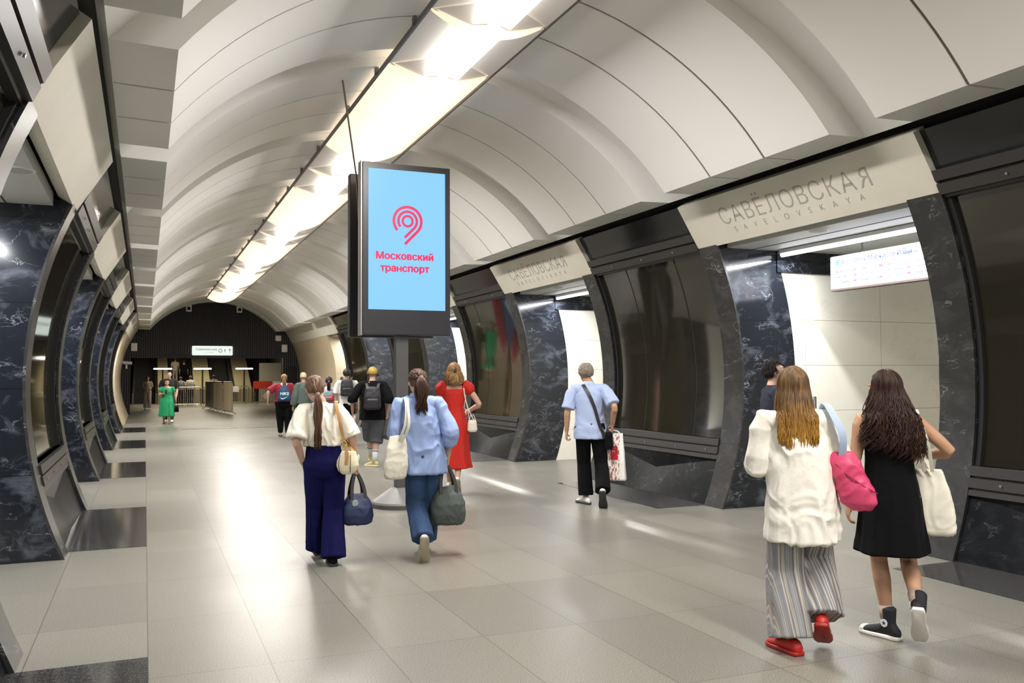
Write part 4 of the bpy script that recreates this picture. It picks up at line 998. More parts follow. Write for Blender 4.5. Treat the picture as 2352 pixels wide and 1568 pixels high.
def duffel(H, i, m, label, w_, hh, dp, drop, m_str, tilt=0, side=0):
    """soft holdall hanging from hand i"""
    hand = H.J['hand%d'%i]; t = thing('duffel_bag', label, 'bag', W(H, (hand.x+side, hand.y, hand.z-drop-hh)), H.rz+tilt)
    bm = NB(); rr = [(-1,.62,.80),(-.88,.86,.95),(-.45,1.0,1.0),(0,1.03,1.03),(.45,1.0,1.0),(.88,.84,.93),(1,.60,.75)]
    rings = []
    for z_, kx, ky in ((0,.80,.85),(.06,.97,.98),(.30,1.04,1.05),(.55,1.0,1.0),(.78,.82,.72),(.93,.60,.40),(1.0,.48,.18)):
        rings.append(((0,0,z_*hh), (w_/2*kx,0,0), (0,dp/2*ky,0)))
    softbox(bm, rings, 36, .62); o = fuse('bag', bm, m, t, .008, 2, .009, (9,9,7))
    hx = hand.z-drop-hh; top_ = hand.z-hx+.004
    for q in (-1, 1):
        sx = w_*.24
        strap(t, 'handle', [(-sx, q*dp*.42, hh*.45), (-sx, q*dp*.30, hh*.84), (-sx*.75-side*.3, q*dp*.16, hh+drop*.45), (-side, q*.012, top_), (sx*.75-side*.3, q*dp*.16, hh+drop*.45), (sx, q*dp*.30, hh*.84), (sx, q*dp*.42, hh*.45)], .028, m_str, .004, V3((1,0,0)), 5)
    for q in (-1, 1):
        bm = bbox(.05,.02,.012, (q*w_*.3,0,-.004), .003, 1); 
        obj('foot_stud', bm, m_str, t)
    return t, o
def tote(H, pos, m, label, w_, hh, dp, straps, tilt=0, swell=1.0, rz=0, sw_=.026, dx=0):
    t = thing('tote_bag', label, 'bag', W(H, pos), H.rz+rz)
    bm = NB(); rings = []
    for z_, kx, ky in ((0,.80,.55),(.05,.98,.9),(.3,1.05*swell,1.1),(.6,1.0,.9),(.85,.86,.5),(1.0,.74,.22)):
        rings.append(((dx*(1-z_),0,z_*hh), (w_/2*kx,0,0), (0,dp/2*ky,0)))
    softbox(bm, rings, 36, .7); fuse('bag', bm, m, t, .007, 2, .009, (10,10,6))
    inv = (Matrix.Translation(W(H, pos)) @ Matrix.Rotation(H.rz+rz, 4, 'Z')).inverted()
    for st in straps: strap(t, 'strap', [inv @ W(H, p) for p in st], sw_, m, .003, V3((1,0,0)), 4)
    return t
def az(p, s, k=.17): return (.083*math.cos(p)+k*math.sin(p))*s
sk1 = skin('light', (.58,.36,.26)); sk2 = skin('tan', (.50,.28,.17)); sk3 = skin('rosy', (.62,.38,.29))
rub_w = M('rubber_white', (.75,.73,.68), .55); rub_d = M('rubber_dark', (.03,.03,.03), .6); rub_g = M('rubber_grey_brown', (.30,.27,.19), .6)
blk = cloth('cloth_black', (.0035,.0035,.0045))
# ---- woman in white tee and navy trousers
s = 1.66/1.7
w1 = human('woman in loose white tee and wide navy trousers with a long brown ponytail, carrying bags', (1.48, 7.85), -.10, 1.66, sk1,
  [(-.03, .30, .083*s), (.07, -.06, .083*s)], [(-.185, .03, .89), (.285, .04, .87)], head=(.15, .12), lean=(-.035, .02), off=(.0,0), sw=.165, grip=(1.0, 1.35), head_off=(-.045, 0), elbow=((-.6,-1,0),(.5,-1,0)))
top(w1, M('tee_offwhite', (.80,.76,.66), .8, bump=.15, bscale=25), 't_shirt', 1.075, 1.06, .50, (.078,.086), .014, 1.16, folds=(.07,6,1), dsc=(9,9,6), bottom=.1)
trousers(w1, cloth('trousers_navy', (.006,.006,.058)), 'trousers', .090, .108, 1.02, 1.10, .005, .108, folds=(.09,5,.4,1.2), seat=1.03)
hm = hair_mat('hair_brown', (.085,.045,.028), (.20,.11,.065)); hair(w1, hm, 'tail', .50, .4, n=190, down=-.065, seed=3, width=.85)
shoes(w1, blk, rub_d)
b = NB(); 
for j in range(10):
    a = 2*PI*j/10; p = w1.J['wr0']; ball(b, p+V3((math.cos(a)*.031, math.sin(a)*.031, .012)), .006, u=6, v=5)
obj('bead_bracelet', b, M('beads', (.55,.45,.38), .3), w1.root, True)
b = NB(); tube(b, [w1.J['wr1']+(w1.J['el1']-w1.J['wr1'])*k_ for k_ in (.02,.12,.3)], [.030,.034,.040], 14); obj('printed_wristband', b, base_mat('floral_scarf', (.20,.55,.55), .6, var=1, vscale=14, vcol=(.75,.70,.12)), w1.root, True)
t, o = duffel(w1, 1, M('duffel_navy', (.012,.022,.075), .65, bump=.1, bscale=120), 'navy blue duffel bag with round grey badge carried by the woman in the white tee', .265, .265, .20, .19, M('strap_black', (.012,.012,.014), .5), .15, .015)
b = NB(); tube(b, [(-.045,-.092,.195),(-.045,-.098,.194)], .028, 20); obj('badge', b, M('badge_grey', (.42,.48,.48), .4), t, False)
# cream shoulder bag
bx0 = V3((.185, -.155, .80)); t = thing('shoulder_bag', 'cream shoulder bag on a tan strap at the hip of the white tee woman', 'bag', W(w1, bx0), w1.rz-.35)
bm = NB(); rings = []
for z_, cx_, a_, d_ in ((0,.0,.045,.028),(.03,.0,.080,.045),(.075,.0,.098,.052),(.12,.0,.092,.046),(.16,.005,.078,.034),(.20,.01,.062,.022)):
    rings.append(((cx_,0,z_), (a_,0,0), (0,d_,0)))
softbox(bm, rings, 30, .8); bag_o = fuse('bag', bm, M('leather_cream', (.78,.70,.50), .45), t, .006, 3, .002)
inv = (Matrix.Translation(W(w1, bx0)) @ Matrix.Rotation(w1.rz-.35, 4, 'Z')).inverted()
sh = w1.tor(1.395)
m_tan = M('leather_tan', (.42,.22,.07), .45)
strap(t, 'strap', [(.0,-.056,.085), (.005,-.045,.18), inv@W(w1, (.145,-.165,1.12)), inv@W(w1, (.115,-.15,1.27)), inv@W(w1, (.095,-.07,1.405)), inv@W(w1, (.105,.02,1.43)), inv@W(w1, (.13,.12,1.33)), inv@W(w1, (.17,.10,1.12)), (.05,.02,.19)], .028, m_tan, .004, V3((1,.2,0)), 5)
b = NB(); cc = inv@W(w1, (.153,-.175,1.065)); tube(b, [cc+V3((.024*math.cos(a), -.004, .024*math.sin(a))) for a in [2*PI*i/16 for i in range(17)]], .005, 8); obj('buckle', b, M('gold', (.8,.55,.22), .25, metal=1), t, True)
for q in (-.055, .035): strap(t, 'piping', [(q,-.052,.02),(q*1.15,-.062,.085),(q,-.045,.17)], .006, M('piping_dark', (.10,.06,.03), .5), .003)

# ---- woman in blue shirt and jeans
s = 1.72/1.7; p_ = 1.22
w2 = human('woman in oversized pale blue shirt and jeans, dark ponytail, one foot lifted behind', (2.36, 7.75), -.18, 1.72, sk1,
  [(-.02, -.20, az(p_, s)), (.055, .26, .083*s)], [(-.16, .24, 1.10), (.235, .03, .92)], head=(.22, .05), lean=(-.05, .03), off=(.01,0), sw=.18, grip=(.7, 1.4), pitch=(p_, 0), head_off=(-.0, 0), elbow=((-.45,-1,-.2),(.5,-1,0)))
top(w2, M('shirt_sky_blue', (.27,.365,.63), .75, bump=.1, bscale=30), 'shirt', .765, 1.05, .80, (.074,.070), .017, 1.20, folds=(.07,6,2), bottom=.056, dsc=(8,8,5), flare=.14)
b = NB(); c_ = w2.tor(1.455); softbox(b, [(c_+V3((0,.0,-.02)), (.088,0,0), (0,.078,0)), (c_+V3((0,0,.0)), (.082,0,0), (0,.072,0)), (c_+V3((0,-.004,.028)), (.066,0,0), (0,.062,0))], 24, .9); o = obj('collar', b, M('shirt_sky_blue'), w2.root, True)
trousers(w2, base_mat('denim_blue', (.030,.075,.18), .85, var=.45, vscale=5, bump=.1, bscale=150), 'jeans', .086, .092, .97, 1.02, .006, .092, folds=(.05,4,1.4,1))
hm2 = hair_mat('hair_dark_brown', (.035,.018,.012), (.11,.055,.035)); hair(w2, hm2, 'tail', .34, .8, n=210, down=.03, seed=5, width=1.35)
shoes(w2, M('shoe_white', (.72,.70,.66), .6), rub_g)
duffel(w2, 1, M('duffel_grey_green', (.055,.068,.062), .7, bump=.1, bscale=120), 'dark grey green duffel bag carried by the woman in the blue shirt', .315, .34, .24, .21, M('strap_black'), .1, .02)
sh = w2.tor(1.40)
tote(w2, (-.245, -.10, .735), M('canvas_cream', (.74,.71,.60), .85, bump=.15, bscale=200), 'cream canvas tote bag hanging from the shoulder of the woman in blue', .20, .385, .09,
  [[(-.235,-.115,1.06), (-.185,-.155,1.20), (-.165,-.14,1.34), (-.168,-.07,1.445), (-.175,.03,1.445), (-.19,.12,1.33), (-.26,.06,1.10), (-.31,-.06,1.06)],
   [(-.21,-.13,1.06), (-.150,-.165,1.20), (-.150,-.145,1.34), (-.155,-.07,1.452), (-.16,.03,1.45)]], swell=1.08, rz=.3, dx=-.02)

# ---- older man in pale blue short sleeve shirt
s = 1.82/1.7; p_ = 1.0
m1 = human('older man in pale blue short sleeve shirt with a black strap across his back', (5.27, 10.0), -.49, 1.81, sk2,
  [(-.06, .10, .083*s), (.155, -.30, az(p_, s))], [(-.30, .02, .93), (.285, -.02, 1.02)], head=(.35, .0), lean=(-.01, .02), off=(.0,0), sw=.19, male=True, grip=(1.1, 1.3), pitch=(0, p_), head_off=(-.035, 0), girth=1.06, elbow=((-.5,-1,0),(.5,-1,0)), toes=(.55, -.1))
top(m1, base_mat('shirt_pale_blue', (.38,.46,.68), .8, var=.08, vscale=60, bump=.1, bscale=30), 'shirt', .80, 1.04, .46, (.076,.078), .010, 1.08, folds=(.03,5,1), bottom=.088, flare=.10)
b = NB(); c_ = m1.tor(1.455); softbox(b, [(c_+V3((0,.0,-.03)), (.085,0,0), (0,.078,0)), (c_+V3((0,0,.0)), (.075,0,0), (0,.072,0)), (c_+V3((0,-.004,.03)), (.064,0,0), (0,.062,0))], 24, .9); obj('collar', b, M('shirt_pale_blue2', (.40,.48,.69), .8), m1.root, True)
trousers(m1, blk, 'trousers', .078, .088, .97, 1.0, .003, .088, folds=(.04,4,1,1))
hair(m1, hair_mat('hair_grey', (.14,.11,.09), (.32,.27,.22)), 'short', n=520, seed=8)
shoes(m1, M('shoe_white'), rub_d)
b = NB(); hd, RH = m1.head, m1.RH; tube(b, [hd+RH@V3((-.086,-.02,.005)), hd+RH@V3((-.085,.08,.012)), hd+RH@V3((-.055,.108,.012))], .003, 6); tube(b, [hd+RH@V3((.086,-.02,.005)), hd+RH@V3((.085,.08,.012)), hd+RH@V3((.055,.108,.012)), hd+RH@V3((-.055,.108,.012))], .003, 6); obj('glasses', b, rub_d, m1.root, True)
t = thing('shoulder_bag', 'small black crossbody bag at the hip of the man in the pale blue shirt', 'bag', W(m1, (.235,-.12,.72)), m1.rz)
softbox_b = NB(); softbox(softbox_b, [((0,0,0), (.045,0,0), (0,.04,0)), ((0,0,.05), (.052,0,0), (0,.045,0)), ((0,0,.18), (.052,0,0), (0,.04,0)), ((0,0,.215), (.042,0,0), (0,.02,0))], k=.6); fuse('bag', softbox_b, blk, t, .008, 2, .004)
inv = (Matrix.Translation(W(m1, (.235,-.12,.72))) @ Matrix.Rotation(m1.rz, 4, 'Z')).inverted()
strap(t, 'strap', [(-.04,-.03,.16), inv@W(m1, (.125,-.165,1.02)), inv@W(m1, (.06,-.170,1.25)), inv@W(m1, (-.01,-.155,1.42)), inv@W(m1, (-.075,-.075,1.525)), inv@W(m1, (-.085,.03,1.52)), inv@W(m1, (-.04,.14,1.38)), inv@W(m1, (.08,.165,1.1)), (.02,.03,.20)], .042, M('strap_black'), .004, V3((1,.0,.3)), 5)
# paper carrier bag
hd_ = m1.J['hand1']; bw, bh, bd = .255, .60, .11
t = thing('carrier_bag', 'tall white carrier bag with brown print and a red label held by the man', 'bag', W(m1, (hd_.x+.075, hd_.y, hd_.z-bh-.03)), m1.rz-.25)
bm = NB(); rings = []
for z_, kx, ky in ((0,.96,.8),(.03,1,1),(.4,1.01,1.0),(.75,.98,.6),(.93,.95,.35),(1.0,.93,.22)): rings.append(((.0-.03*z_,0,z_*bh), (bw/2*kx,0,0), (0,bd/2*ky,0)))
softbox(bm, rings, 40, .35)
mp = base_mat('carrier_print', (.80,.76,.72), .6); nt = mp.node_tree
tc = nd(nt, 'ShaderNodeTexCoord'); mpp = nd(nt, 'ShaderNodeMapping'); mpp.inputs['Scale'].default_value = (60,60,22); vo = nd(nt, 'ShaderNodeTexNoise'); vo.inputs['Scale'].default_value = 1; vo.inputs['Detail'].default_value = 5
rp = ramp(nt, [(.50,(.80,.76,.72)),(.56,(.36,.13,.11))]); sp = nd(nt, 'ShaderNodeSeparateXYZ'); ls = nd(nt, 'ShaderNodeMath', operation='LESS_THAN'); ls.inputs[1].default_value = .055
mx = nd(nt, 'ShaderNodeMix', data_type='RGBA'); mx.inputs['A'].default_value = (.80,.76,.72,1); L = nt.links.new
L(tc.outputs['Object'], mpp.inputs[0]); L(mpp.outputs[0], vo.inputs['Vector']); L(vo.outputs[0], rp.inputs[0]); L(tc.outputs['Object'], sp.inputs[0]); L(sp.outputs['X'], ls.inputs[0]); L(ls.outputs[0], mx.inputs['Factor']); L(rp.outputs[0], mx.inputs['B']); L(mx.outputs['Result'], nt.nodes['Principled BSDF'].inputs['Base Color'])
fuse('bag', bm, mp, t, .008, 1, .004, (5,5,3))
b = NB(); box(b, -.055, .035, -.066, -.0625, .27, .44); lb = obj('red_label', b, M('label_red', (.55,.01,.02), .5), t)
text_obj('lettering', '—\nM', .05, rub_w, (-.01,-.068,.37), RX, lb, .0005)
for q in (-1, 1): strap(t, 'handle', [(-.11,q*.012,bh-.02), (-.09,q*.01,bh+.025), (-.065,q*.004,bh+.045), (.03,q*.01,bh+.025), (.05,q*.012,bh-.02)], .014, rub_w, .003)

# ---- woman in red dress
s = 1.86/1.7; p_ = .95
rd = human('woman in a long red dress with puffed sleeves, wavy blond hair in a clip', (4.07, 11.85), -.30, 1.84, sk3,
  [(-.06, .30, .083*s), (.03, -.22, az(p_, s))], [(-.235, .10, .92), (.205, .20, 1.14)], head=(-.05, .0), lean=(0, .02), sw=.172, grip=(.6, 1.0), pitch=(0, p_), girth=.92, elbow=((-.5,-1,0),(.9,-.8,0)))
bm = NB(); S2 = rd.s
vround(bm, skirt_secs(rd, [(.33,.215,.19),(.45,.195,.175),(.60,.185,.16),(.75,.178,.15),(.88,.170,.14),(.97,.155,.125),(1.06,.130,.105),(1.12,.127,.10),(1.20,.140,.108),(1.30,.150,.112),(1.355,.150,.10)], (.10,6,.8)), 56, crisp=True)
for i in (0, 1):
    q = (-1, 1)[i]; sh, el = rd.J['sh%d'%i], rd.J['el%d'%i]
    limb(bm, [sh+V3((-q*.055,0,-.04)), sh+V3((-q*.01,0,.01)), sh+(el-sh)*.15, sh+(el-sh)*.34], [.06,.078,.082,.064], 20, folds=(.07,7,0,.3))
fuse('dress', bm, base_mat('dress_red', (.50,.005,.004), .8, var=.25, vscale=90, vcol=(.56,.025,.01)), rd.root, .008, 3, .006, (8,8,3))
hm3 = hair_mat('hair_honey', (.16,.08,.03), (.42,.25,.11)); hair(rd, hm3, 'long', .20, 1.6, 1.05, 420, seed=11, lw=.009)
b = NB(); hd, RH = rd.head, rd.RH
ribbon(b, [hd+RH@V3((.012,-.125,.06)), hd+RH@V3((.018,-.142,.03)), hd+RH@V3((.016,-.14,.0)), hd+RH@V3((.01,-.125,-.03))], .035, .008); obj('hair_clip', b, rub_d, rd.root, True)
shoes(rd, M('shoe_white'), rub_g)
t = thing('handbag', 'small white handbag on a thin strap beside the red dress', 'bag', W(rd, (.255, -.03, .86)), rd.rz)
b = NB(); softbox(b, [((0,0,0), (.055,0,0), (0,.04,0)), ((0,0,.03), (.075,0,0), (0,.05,0)), ((0,0,.13), (.065,0,0), (0,.04,0)), ((0,0,.17), (.055,0,0), (0,.02,0))], k=.7); fuse('bag', b, M('leather_white', (.72,.68,.60), .5), t, .007, 2, .001)
inv = (Matrix.Translation(W(rd, (.255,-.03,.86))) @ Matrix.Rotation(rd.rz, 4, 'Z')).inverted()
strap(t, 'strap', [(-.04,0,.15), inv@W(rd, (.185,-.12,1.20)), inv@W(rd, (.145,-.115,1.38)), inv@W(rd, (.135,-.02,1.50)), inv@W(rd, (.145,.08,1.42)), inv@W(rd, (.20,.09,1.2)), (.03,0,.15)], .012, M('leather_white'), .003, V3((1,.3,0)), 5)
strap(t, 'handle', [(-.045,0,.16), (-.02,0,.235), (.02,0,.235), (.045,0,.16)], .010, M('leather_white'), .003)

# ---- man with yellow cap-like short hair, headphones and black backpack
s = 1.85/1.7
hm_ = human('man with cropped yellow hair and headphones, black top and grey shorts, holding a cup', (3.90, 16.0), -.24, 1.84, sk3,
  [(-.02, .42, .083*s), (.035, -.02, .083*s)], [(-.365, .02, 1.00), (.275, .0, .98)], head=(.1, .0), lean=(0,.03), sw=.20, male=True, grip=(1.1, .9), girth=1.12, elbow=((-.8,-1,0),(.5,-1,0)), toes=(0, .9), voxel=.009)
top(hm_, blk, 'long_top', .80, 1.06, .62, (.088,.084), .008, 1.2, folds=(.05,5,0), bottom=.09, flare=.12)
trousers(hm_, M('shorts_grey', (.085,.09,.105), .85, bump=.1, bscale=60), 'shorts', .105, .105, .62, 1.0, .006, .104, folds=(.05,4,1,1))
hair(hm_, hair_mat('hair_mustard', (.26,.17,.03), (.46,.33,.08)), 'buzz', crown=1.06)
shoes(hm_, M('shoe_yellow', (.60,.52,.12), .6), rub_w)
for i in (0, 1):
    an, kn = hm_.J['an%d'%i], hm_.J['kn%d'%i]; b = NB(); tube(b, [an+V3((0,0,-.03)), an+(kn-an)*.25, an+(kn-an)*.48], [.05,.052,.062], 18); so_ = obj('sock', b, M('sock_white', (.72,.72,.72), .8), hm_.root, True)
    for k_ in (.40, .44): b = NB(); tube(b, [an+(kn-an)*k_, an+(kn-an)*(k_+.02)], .0625, 18); obj('sock_stripe', b, rub_d, so_, True)
b = NB(); hd, RH = hm_.head, hm_.RH; tube(b, [hd+RH@V3((.100*math.cos(a), -.01, .11*math.sin(a)+.015)) for a in [PI*i/14 for i in range(15)]], .008, 8)
o = obj('headphones', b, rub_d, hm_.root, True)
for q in (-1, 1): b = NB(); tube(b, [hd+RH@V3((q*.078,-.01,-.01)), hd+RH@V3((q*.108,-.01,-.01))], .036, 16); obj('ear_cup', b, rub_d, o, True)
backpack(hm_, M('backpack_black', (.016,.016,.02), .6), 'large black backpack on the man with cropped yellow hair', z=(.95,1.36), w_=.14, d=.08)
hh = hm_.J['hand0']; t = thing('paper_cup', 'white paper cup with pale yellow drink held by the man in grey shorts', 'cup', W(hm_, (hh.x, hh.y, hh.z-.11)), hm_.rz)
b = NB(); tube(b, [(0,0,0),(0,0,.14)], [.028,.040], 20); obj('cup', b, M('cup_white', (.78,.76,.68), .5), t, True); b = NB(); tube(b, [(0,0,.14),(0,0,.15)], [.043,.041], 20); obj('lid', b, rub_w, t, True)
t = thing('carrier_bag', 'dark drooping bag held low by the man with the black backpack', 'bag', W(hm_, (hm_.J['hand1'].x+.02, hm_.J['hand1'].y, .52)), hm_.rz)
b = NB(); softbox(b, [((0,0,0), (.09,0,0), (0,.03,0)), ((0,0,.06), (.11,0,0), (0,.05,0)), ((-.01,0,.22), (.07,0,0), (0,.03,0)), ((-.02,0,.36), (.02,0,0), (0,.012,0))], k=.8); fuse('bag', b, M('umbrella_grey', (.07,.065,.06), .7), t, .008, 2, .006)

# ---- blonde woman, white shirt, striped trousers
s = 1.0; p_ = .62
bl = human('woman with long straight blond tipped hair, white shirt, striped wide trousers and red shoes', (3.62, 4.21), -.52, 1.69, sk1,
  [(-.06, -.02, .083), (.13, .02, az(p_, 1)+.035)], [(-.16, .26, 1.17), (.14, .24, 1.12)], head=(.12, .0), lean=(-.03, .015), off=(.02,0), sw=.182, grip=(.6, .6), pitch=(0, p_), head_off=(.0, 0), elbow=((-.30,-1,-.3),(.5,-.8,-.3)), toes=(.5, -.25), voxel=.006)
top(bl, M('shirt_white', (.84,.81,.73), .8, bump=.12, bscale=35), 'shirt', .665, 1.04, .86, (.082,.078), .018, 1.26, folds=(.06,5,1.2), bottom=.06, flare=.20, dsc=(7,7,6))
b = NB(); c_ = bl.tor(1.45); softbox(b, [(c_+V3((0,.0,-.04)), (.105,0,0), (0,.090,0)), (c_+V3((0,0,-.01)), (.092,0,0), (0,.084,0)), (c_+V3((0,-.004,.015)), (.078,0,0), (0,.072,0))], 24, .9); obj('collar', b, M('shirt_white'), bl.root, True)
ms = bpy.data.materials.new('striped_linen'); ms.use_nodes = True; nt = ms.node_tree; L = nt.links.new; tc = nd(nt, 'ShaderNodeTexCoord'); dt = nd(nt, 'ShaderNodeVectorMath', operation='DOT_PRODUCT'); dt.inputs[1].default_value = (58, 16, 5)
n_ = nd(nt, 'ShaderNodeTexNoise', noise_dimensions='1D'); n_.inputs['Scale'].default_value = 1; n_.inputs['Detail'].default_value = 1; rp = ramp(nt, [(.30,(.11,.11,.13)),(.42,(.30,.27,.24)),(.50,(.20,.22,.26)),(.58,(.60,.56,.50)),(.68,(.33,.29,.25))])
L(tc.outputs['Object'], dt.inputs[0]); L(dt.outputs['Value'], n_.inputs['W']); L(n_.outputs[0], rp.inputs[0]); L(rp.outputs[0], nt.nodes['Principled BSDF'].inputs['Base Color']); nt.nodes['Principled BSDF'].inputs['Roughness'].default_value = .9
trousers(bl, ms, 'wide_trousers', .112, .122, .99, 1.0, .004, .098, folds=(.07,6,.8,1.1))
hm4 = hair_mat('hair_blond', (.07,.038,.016), (.20,.115,.05), 1.20, 1.50, (.50,.25,.035)); hair(bl, hm4, 'long', .42, .3, 1.18, 900, seed=21, lw=.0085)
shoes(bl, M('shoe_red', (.45,.015,.008), .45), M('sole_red', (.36,.015,.01), .5), wd=1.08)
t = thing('shoulder_bag', 'puffy pink bag on a light blue strap at the side of the blond woman', 'bag', W(bl, (.300, -.06, .86)), bl.rz-.2)
b = NB(); softbox(b, [((.05,0,0), (.05,0,0), (0,.035,0)), ((.035,0,.04), (.098,0,0), (0,.06,0)), ((.015,0,.12), (.10,0,0), (0,.075,0)), ((-.02,0,.20), (.085,0,0), (0,.07,0)), ((-.04,0,.27), (.085,0,0), (0,.065,0)), ((-.05,0,.33), (.06,0,0), (0,.04,0))], k=.8)
pk = fuse('bag', b, M('pink_nylon', (.62,.055,.15), .5, bump=.1, bscale=100), t, .007, 3, .012, (9,9,9))
inv = (Matrix.Translation(W(bl, (.300,-.06,.86))) @ Matrix.Rotation(bl.rz-.2, 4, 'Z')).inverted()
strap(t, 'strap', [(-.06,-.02,.27), inv@W(bl, (.235,-.13,1.28)), inv@W(bl, (.195,-.10,1.40)), inv@W(bl, (.165,.0,1.475)), inv@W(bl, (.175,.10,1.38)), inv@W(bl, (.26,.08,1.2)), (-.02,.03,.28)], .042, M('strap_pale_blue', (.42,.52,.72), .7), .004, V3((1,.2,0)), 5)
strap(t, 'zip', [(-.09,-.058,.27),(-.02,-.080,.20),(.06,-.07,.14),(.13,-.05,.10)], .008, M('zip_dark_pink', (.40,.02,.08), .5), .003)

# ---- woman in black dress
p_ = .98
bk = human('woman in a short black dress with long curly dark hair and high canvas shoes', (4.28, 4.15), -.62, 1.67, sk2,
  [(-.01, .06, .083), (.11, -.22, az(p_, 1)+.075)], [(-.235, .03, .82), (.20, .20, 1.12)], head=(.75, .0), lean=(-.01, .01), off=(.01,0), sw=.155, grip=(.45, 1.1), pitch=(0, p_), head_off=(-.01, 0), elbow=((-.35,-1,0),(1,-.65,-.2)), toes=(.8, -.25), voxel=.006)
bm = NB(); vround(bm, skirt_secs(bk, [(.56,.215,.185),(.66,.200,.170),(.78,.188,.158),(.88,.178,.145),(.96,.165,.130),(1.05,.148,.112),(1.12,.142,.108),(1.20,.146,.110),(1.265,.146,.108)], (.07,5,.5)), 56, crisp=True)
fuse('dress', bm, blk, bk.root, .008, 3, .006, (8,8,4))
for q in (-1, 1): strap(bk.root, 'dress_strap', [bk.tor(1.27)+V3((q*.05,-.112,0)), bk.tor(1.35)+V3((q*.055,-.108,0)), bk.tor(1.42)+V3((q*.085,-.03,.012)), bk.tor(1.40)+V3((q*.085,.06,0)), bk.tor(1.28)+V3((q*.07,.112,0))], .022, blk, .003)
hm5 = hair_mat('hair_espresso', (.012,.005,.004), (.05,.020,.012)); hair(bk, hm5, 'long', .47, 2.4, 1.42, 900, seed=31, lw=.009)
shoes(bk, M('canvas_black', (.012,.012,.018), .8), rub_w, hi=.075, wd=.95)
for i in (0, 1):
    an, kn = bk.J['an%d'%i], bk.J['kn%d'%i]; b = NB(); tube(b, [an+(kn-an)*.10, an+(kn-an)*.30], [.043,.045], 18); obj('sock', b, M('sock_beige', (.42,.33,.26), .85), bk.root, True)
    r_ = Matrix.Rotation(bk.toes[i], 3, 'Z') @ Matrix.Rotation(-bk.pitch[i], 3, 'X'); so_ = bk.J['shoe%d'%i]
    b = NB(); c_ = an+r_@V3((-.046,0,.02)); c2 = an+r_@V3((-.049,0,.02)); tube(b, [c_, c2], .024, 20); pa = obj('ankle_patch', b, rub_w, so_)
    b = NB(); st = [bm_ for bm_ in range(10)]; vs = []
    for j in range(10): a = 2*PI*j/10; rr = .017 if j % 2 == 0 else .007; vs.append(b.verts.new(an+r_@V3((-.0495, rr*math.sin(a), .02+rr*math.cos(a)))))
    b.faces.new(vs); obj('star', b, M('star_navy', (.03,.05,.2), .6), pa)
    b = NB()
    for j in range(5): ribbon(b, [an+r_@V3((-.026,.045+j*.018,-.006-j*.009)), an+r_@V3((0,.052+j*.018,.004-j*.009)), an+r_@V3((.026,.045+j*.018,-.006-j*.009))], .006, .003, V3((0,1,0)))
    obj('laces', b, rub_w, so_)
    b = NB(); c_ = an+r_@V3((0,.165,-.052)); ball(b, c_, .046, .030, .024, r_); obj('toe_cap', b, rub_w, so_, True)
b = NB(); tube(b, [bk.J['wr0']+V3((0,0,.02)), bk.J['wr0']+V3((0,0,.04))], .031, 14); obj('wrist_band', b, rub_d, bk.root, True)
tote(bk, (.235, .02, .66), M('canvas_cream'), 'cream canvas tote bag on the arm of the woman in black', .20, .40, .06,
  [[(.20,-.02,1.05), (.165,-.08,1.22), (.150,-.06,1.38), (.150,.0,1.432), (.165,.08,1.36), (.20,.10,1.2), (.26,.05,1.05)], [(.245,-.03,1.05), (.21,-.09,1.22), (.170,-.07,1.37), (.165,.0,1.43), (.18,.07,1.36)]], rz=-.25, dx=.05, sw_=.022)

# ---- man in navy tee standing behind, looking down at a phone
s = 1.81/1.7
bh = human('bearded man in navy tee and black track trousers with white side stripes, seen side on', (5.98, 7.28), -.68-PI/2+.25, 1.80, sk3,
  [(-.10, .02, .083*s), (.10, .0, .083*s)], [(-.07, .30, 1.30), (.08, .30, 1.28)], head=(.0, -.28), lean=(0,-.02), sw=.185, male=True, grip=(.9, .9), hand_dir=((.2,.9,.35),(-.2,.9,.35)), girth=1.05, elbow=((-.4,-.8,-.5),(.4,-.8,-.5)))
top(bh, M('tee_navy', (.012,.014,.032), .85), 't_shirt', .93, 1.05, .46, (.08,.08), .006, 1.08, folds=(.03,5,1), bottom=.088)
trousers(bh, blk, 'track_trousers', .075, .075, .97, 1.0, .004, .10)
for i, q in ((0,-1),(1,1)):
    for k_ in (-1,0,1):
        hp_, kn, an = bh.J['hip%d'%i], bh.J['kn%d'%i], bh.J['an%d'%i]; yy = k_*.022
        strap(bh.root, 'side_stripe', [hp_+V3((q*.098,yy,.02)), hp_+(kn-hp_)*.5+V3((q*.094,yy,0)), kn+V3((q*.080,yy,0)), (kn+an)/2+V3((q*.079,yy,0)), an+V3((q*.077,yy,.06))], .010, rub_w, .003, V3((0,1,0)))
hair(bh, hair_mat('hair_black', (.008,.007,.007), (.03,.025,.022)), 'short', n=520, curl=.3, seed=14)
b = NB(); hd, RH = bh.head, bh.RH; ball(b, hd+RH@V3((0,.030,-.075)), .060, .056, .045, RH); fuse('beard', b, M('beard_black', (.02,.014,.011), .8), bh.root, .007, 2, .003, (20,20,20))
shoes(bh, M('shoe_taupe', (.32,.27,.18), .7), rub_w)
hh = (bh.J['hand0']+bh.J['hand1'])/2
t = thing('smartphone', 'dark phone held up by the bearded man in the navy tee', 'phone', W(bh, hh+V3((0,.03,-.02))), bh.rz)
obj('case', bbox(.075,.010,.15, (0,0,.05), .004), rub_d, t); obj('screen', bbox(.066,.002,.135, (0,-.006,.05), .0005, 1), M('phone_screen', (.02,.02,.02), .2, emit=(.6,.7,.9), es=.4), t)

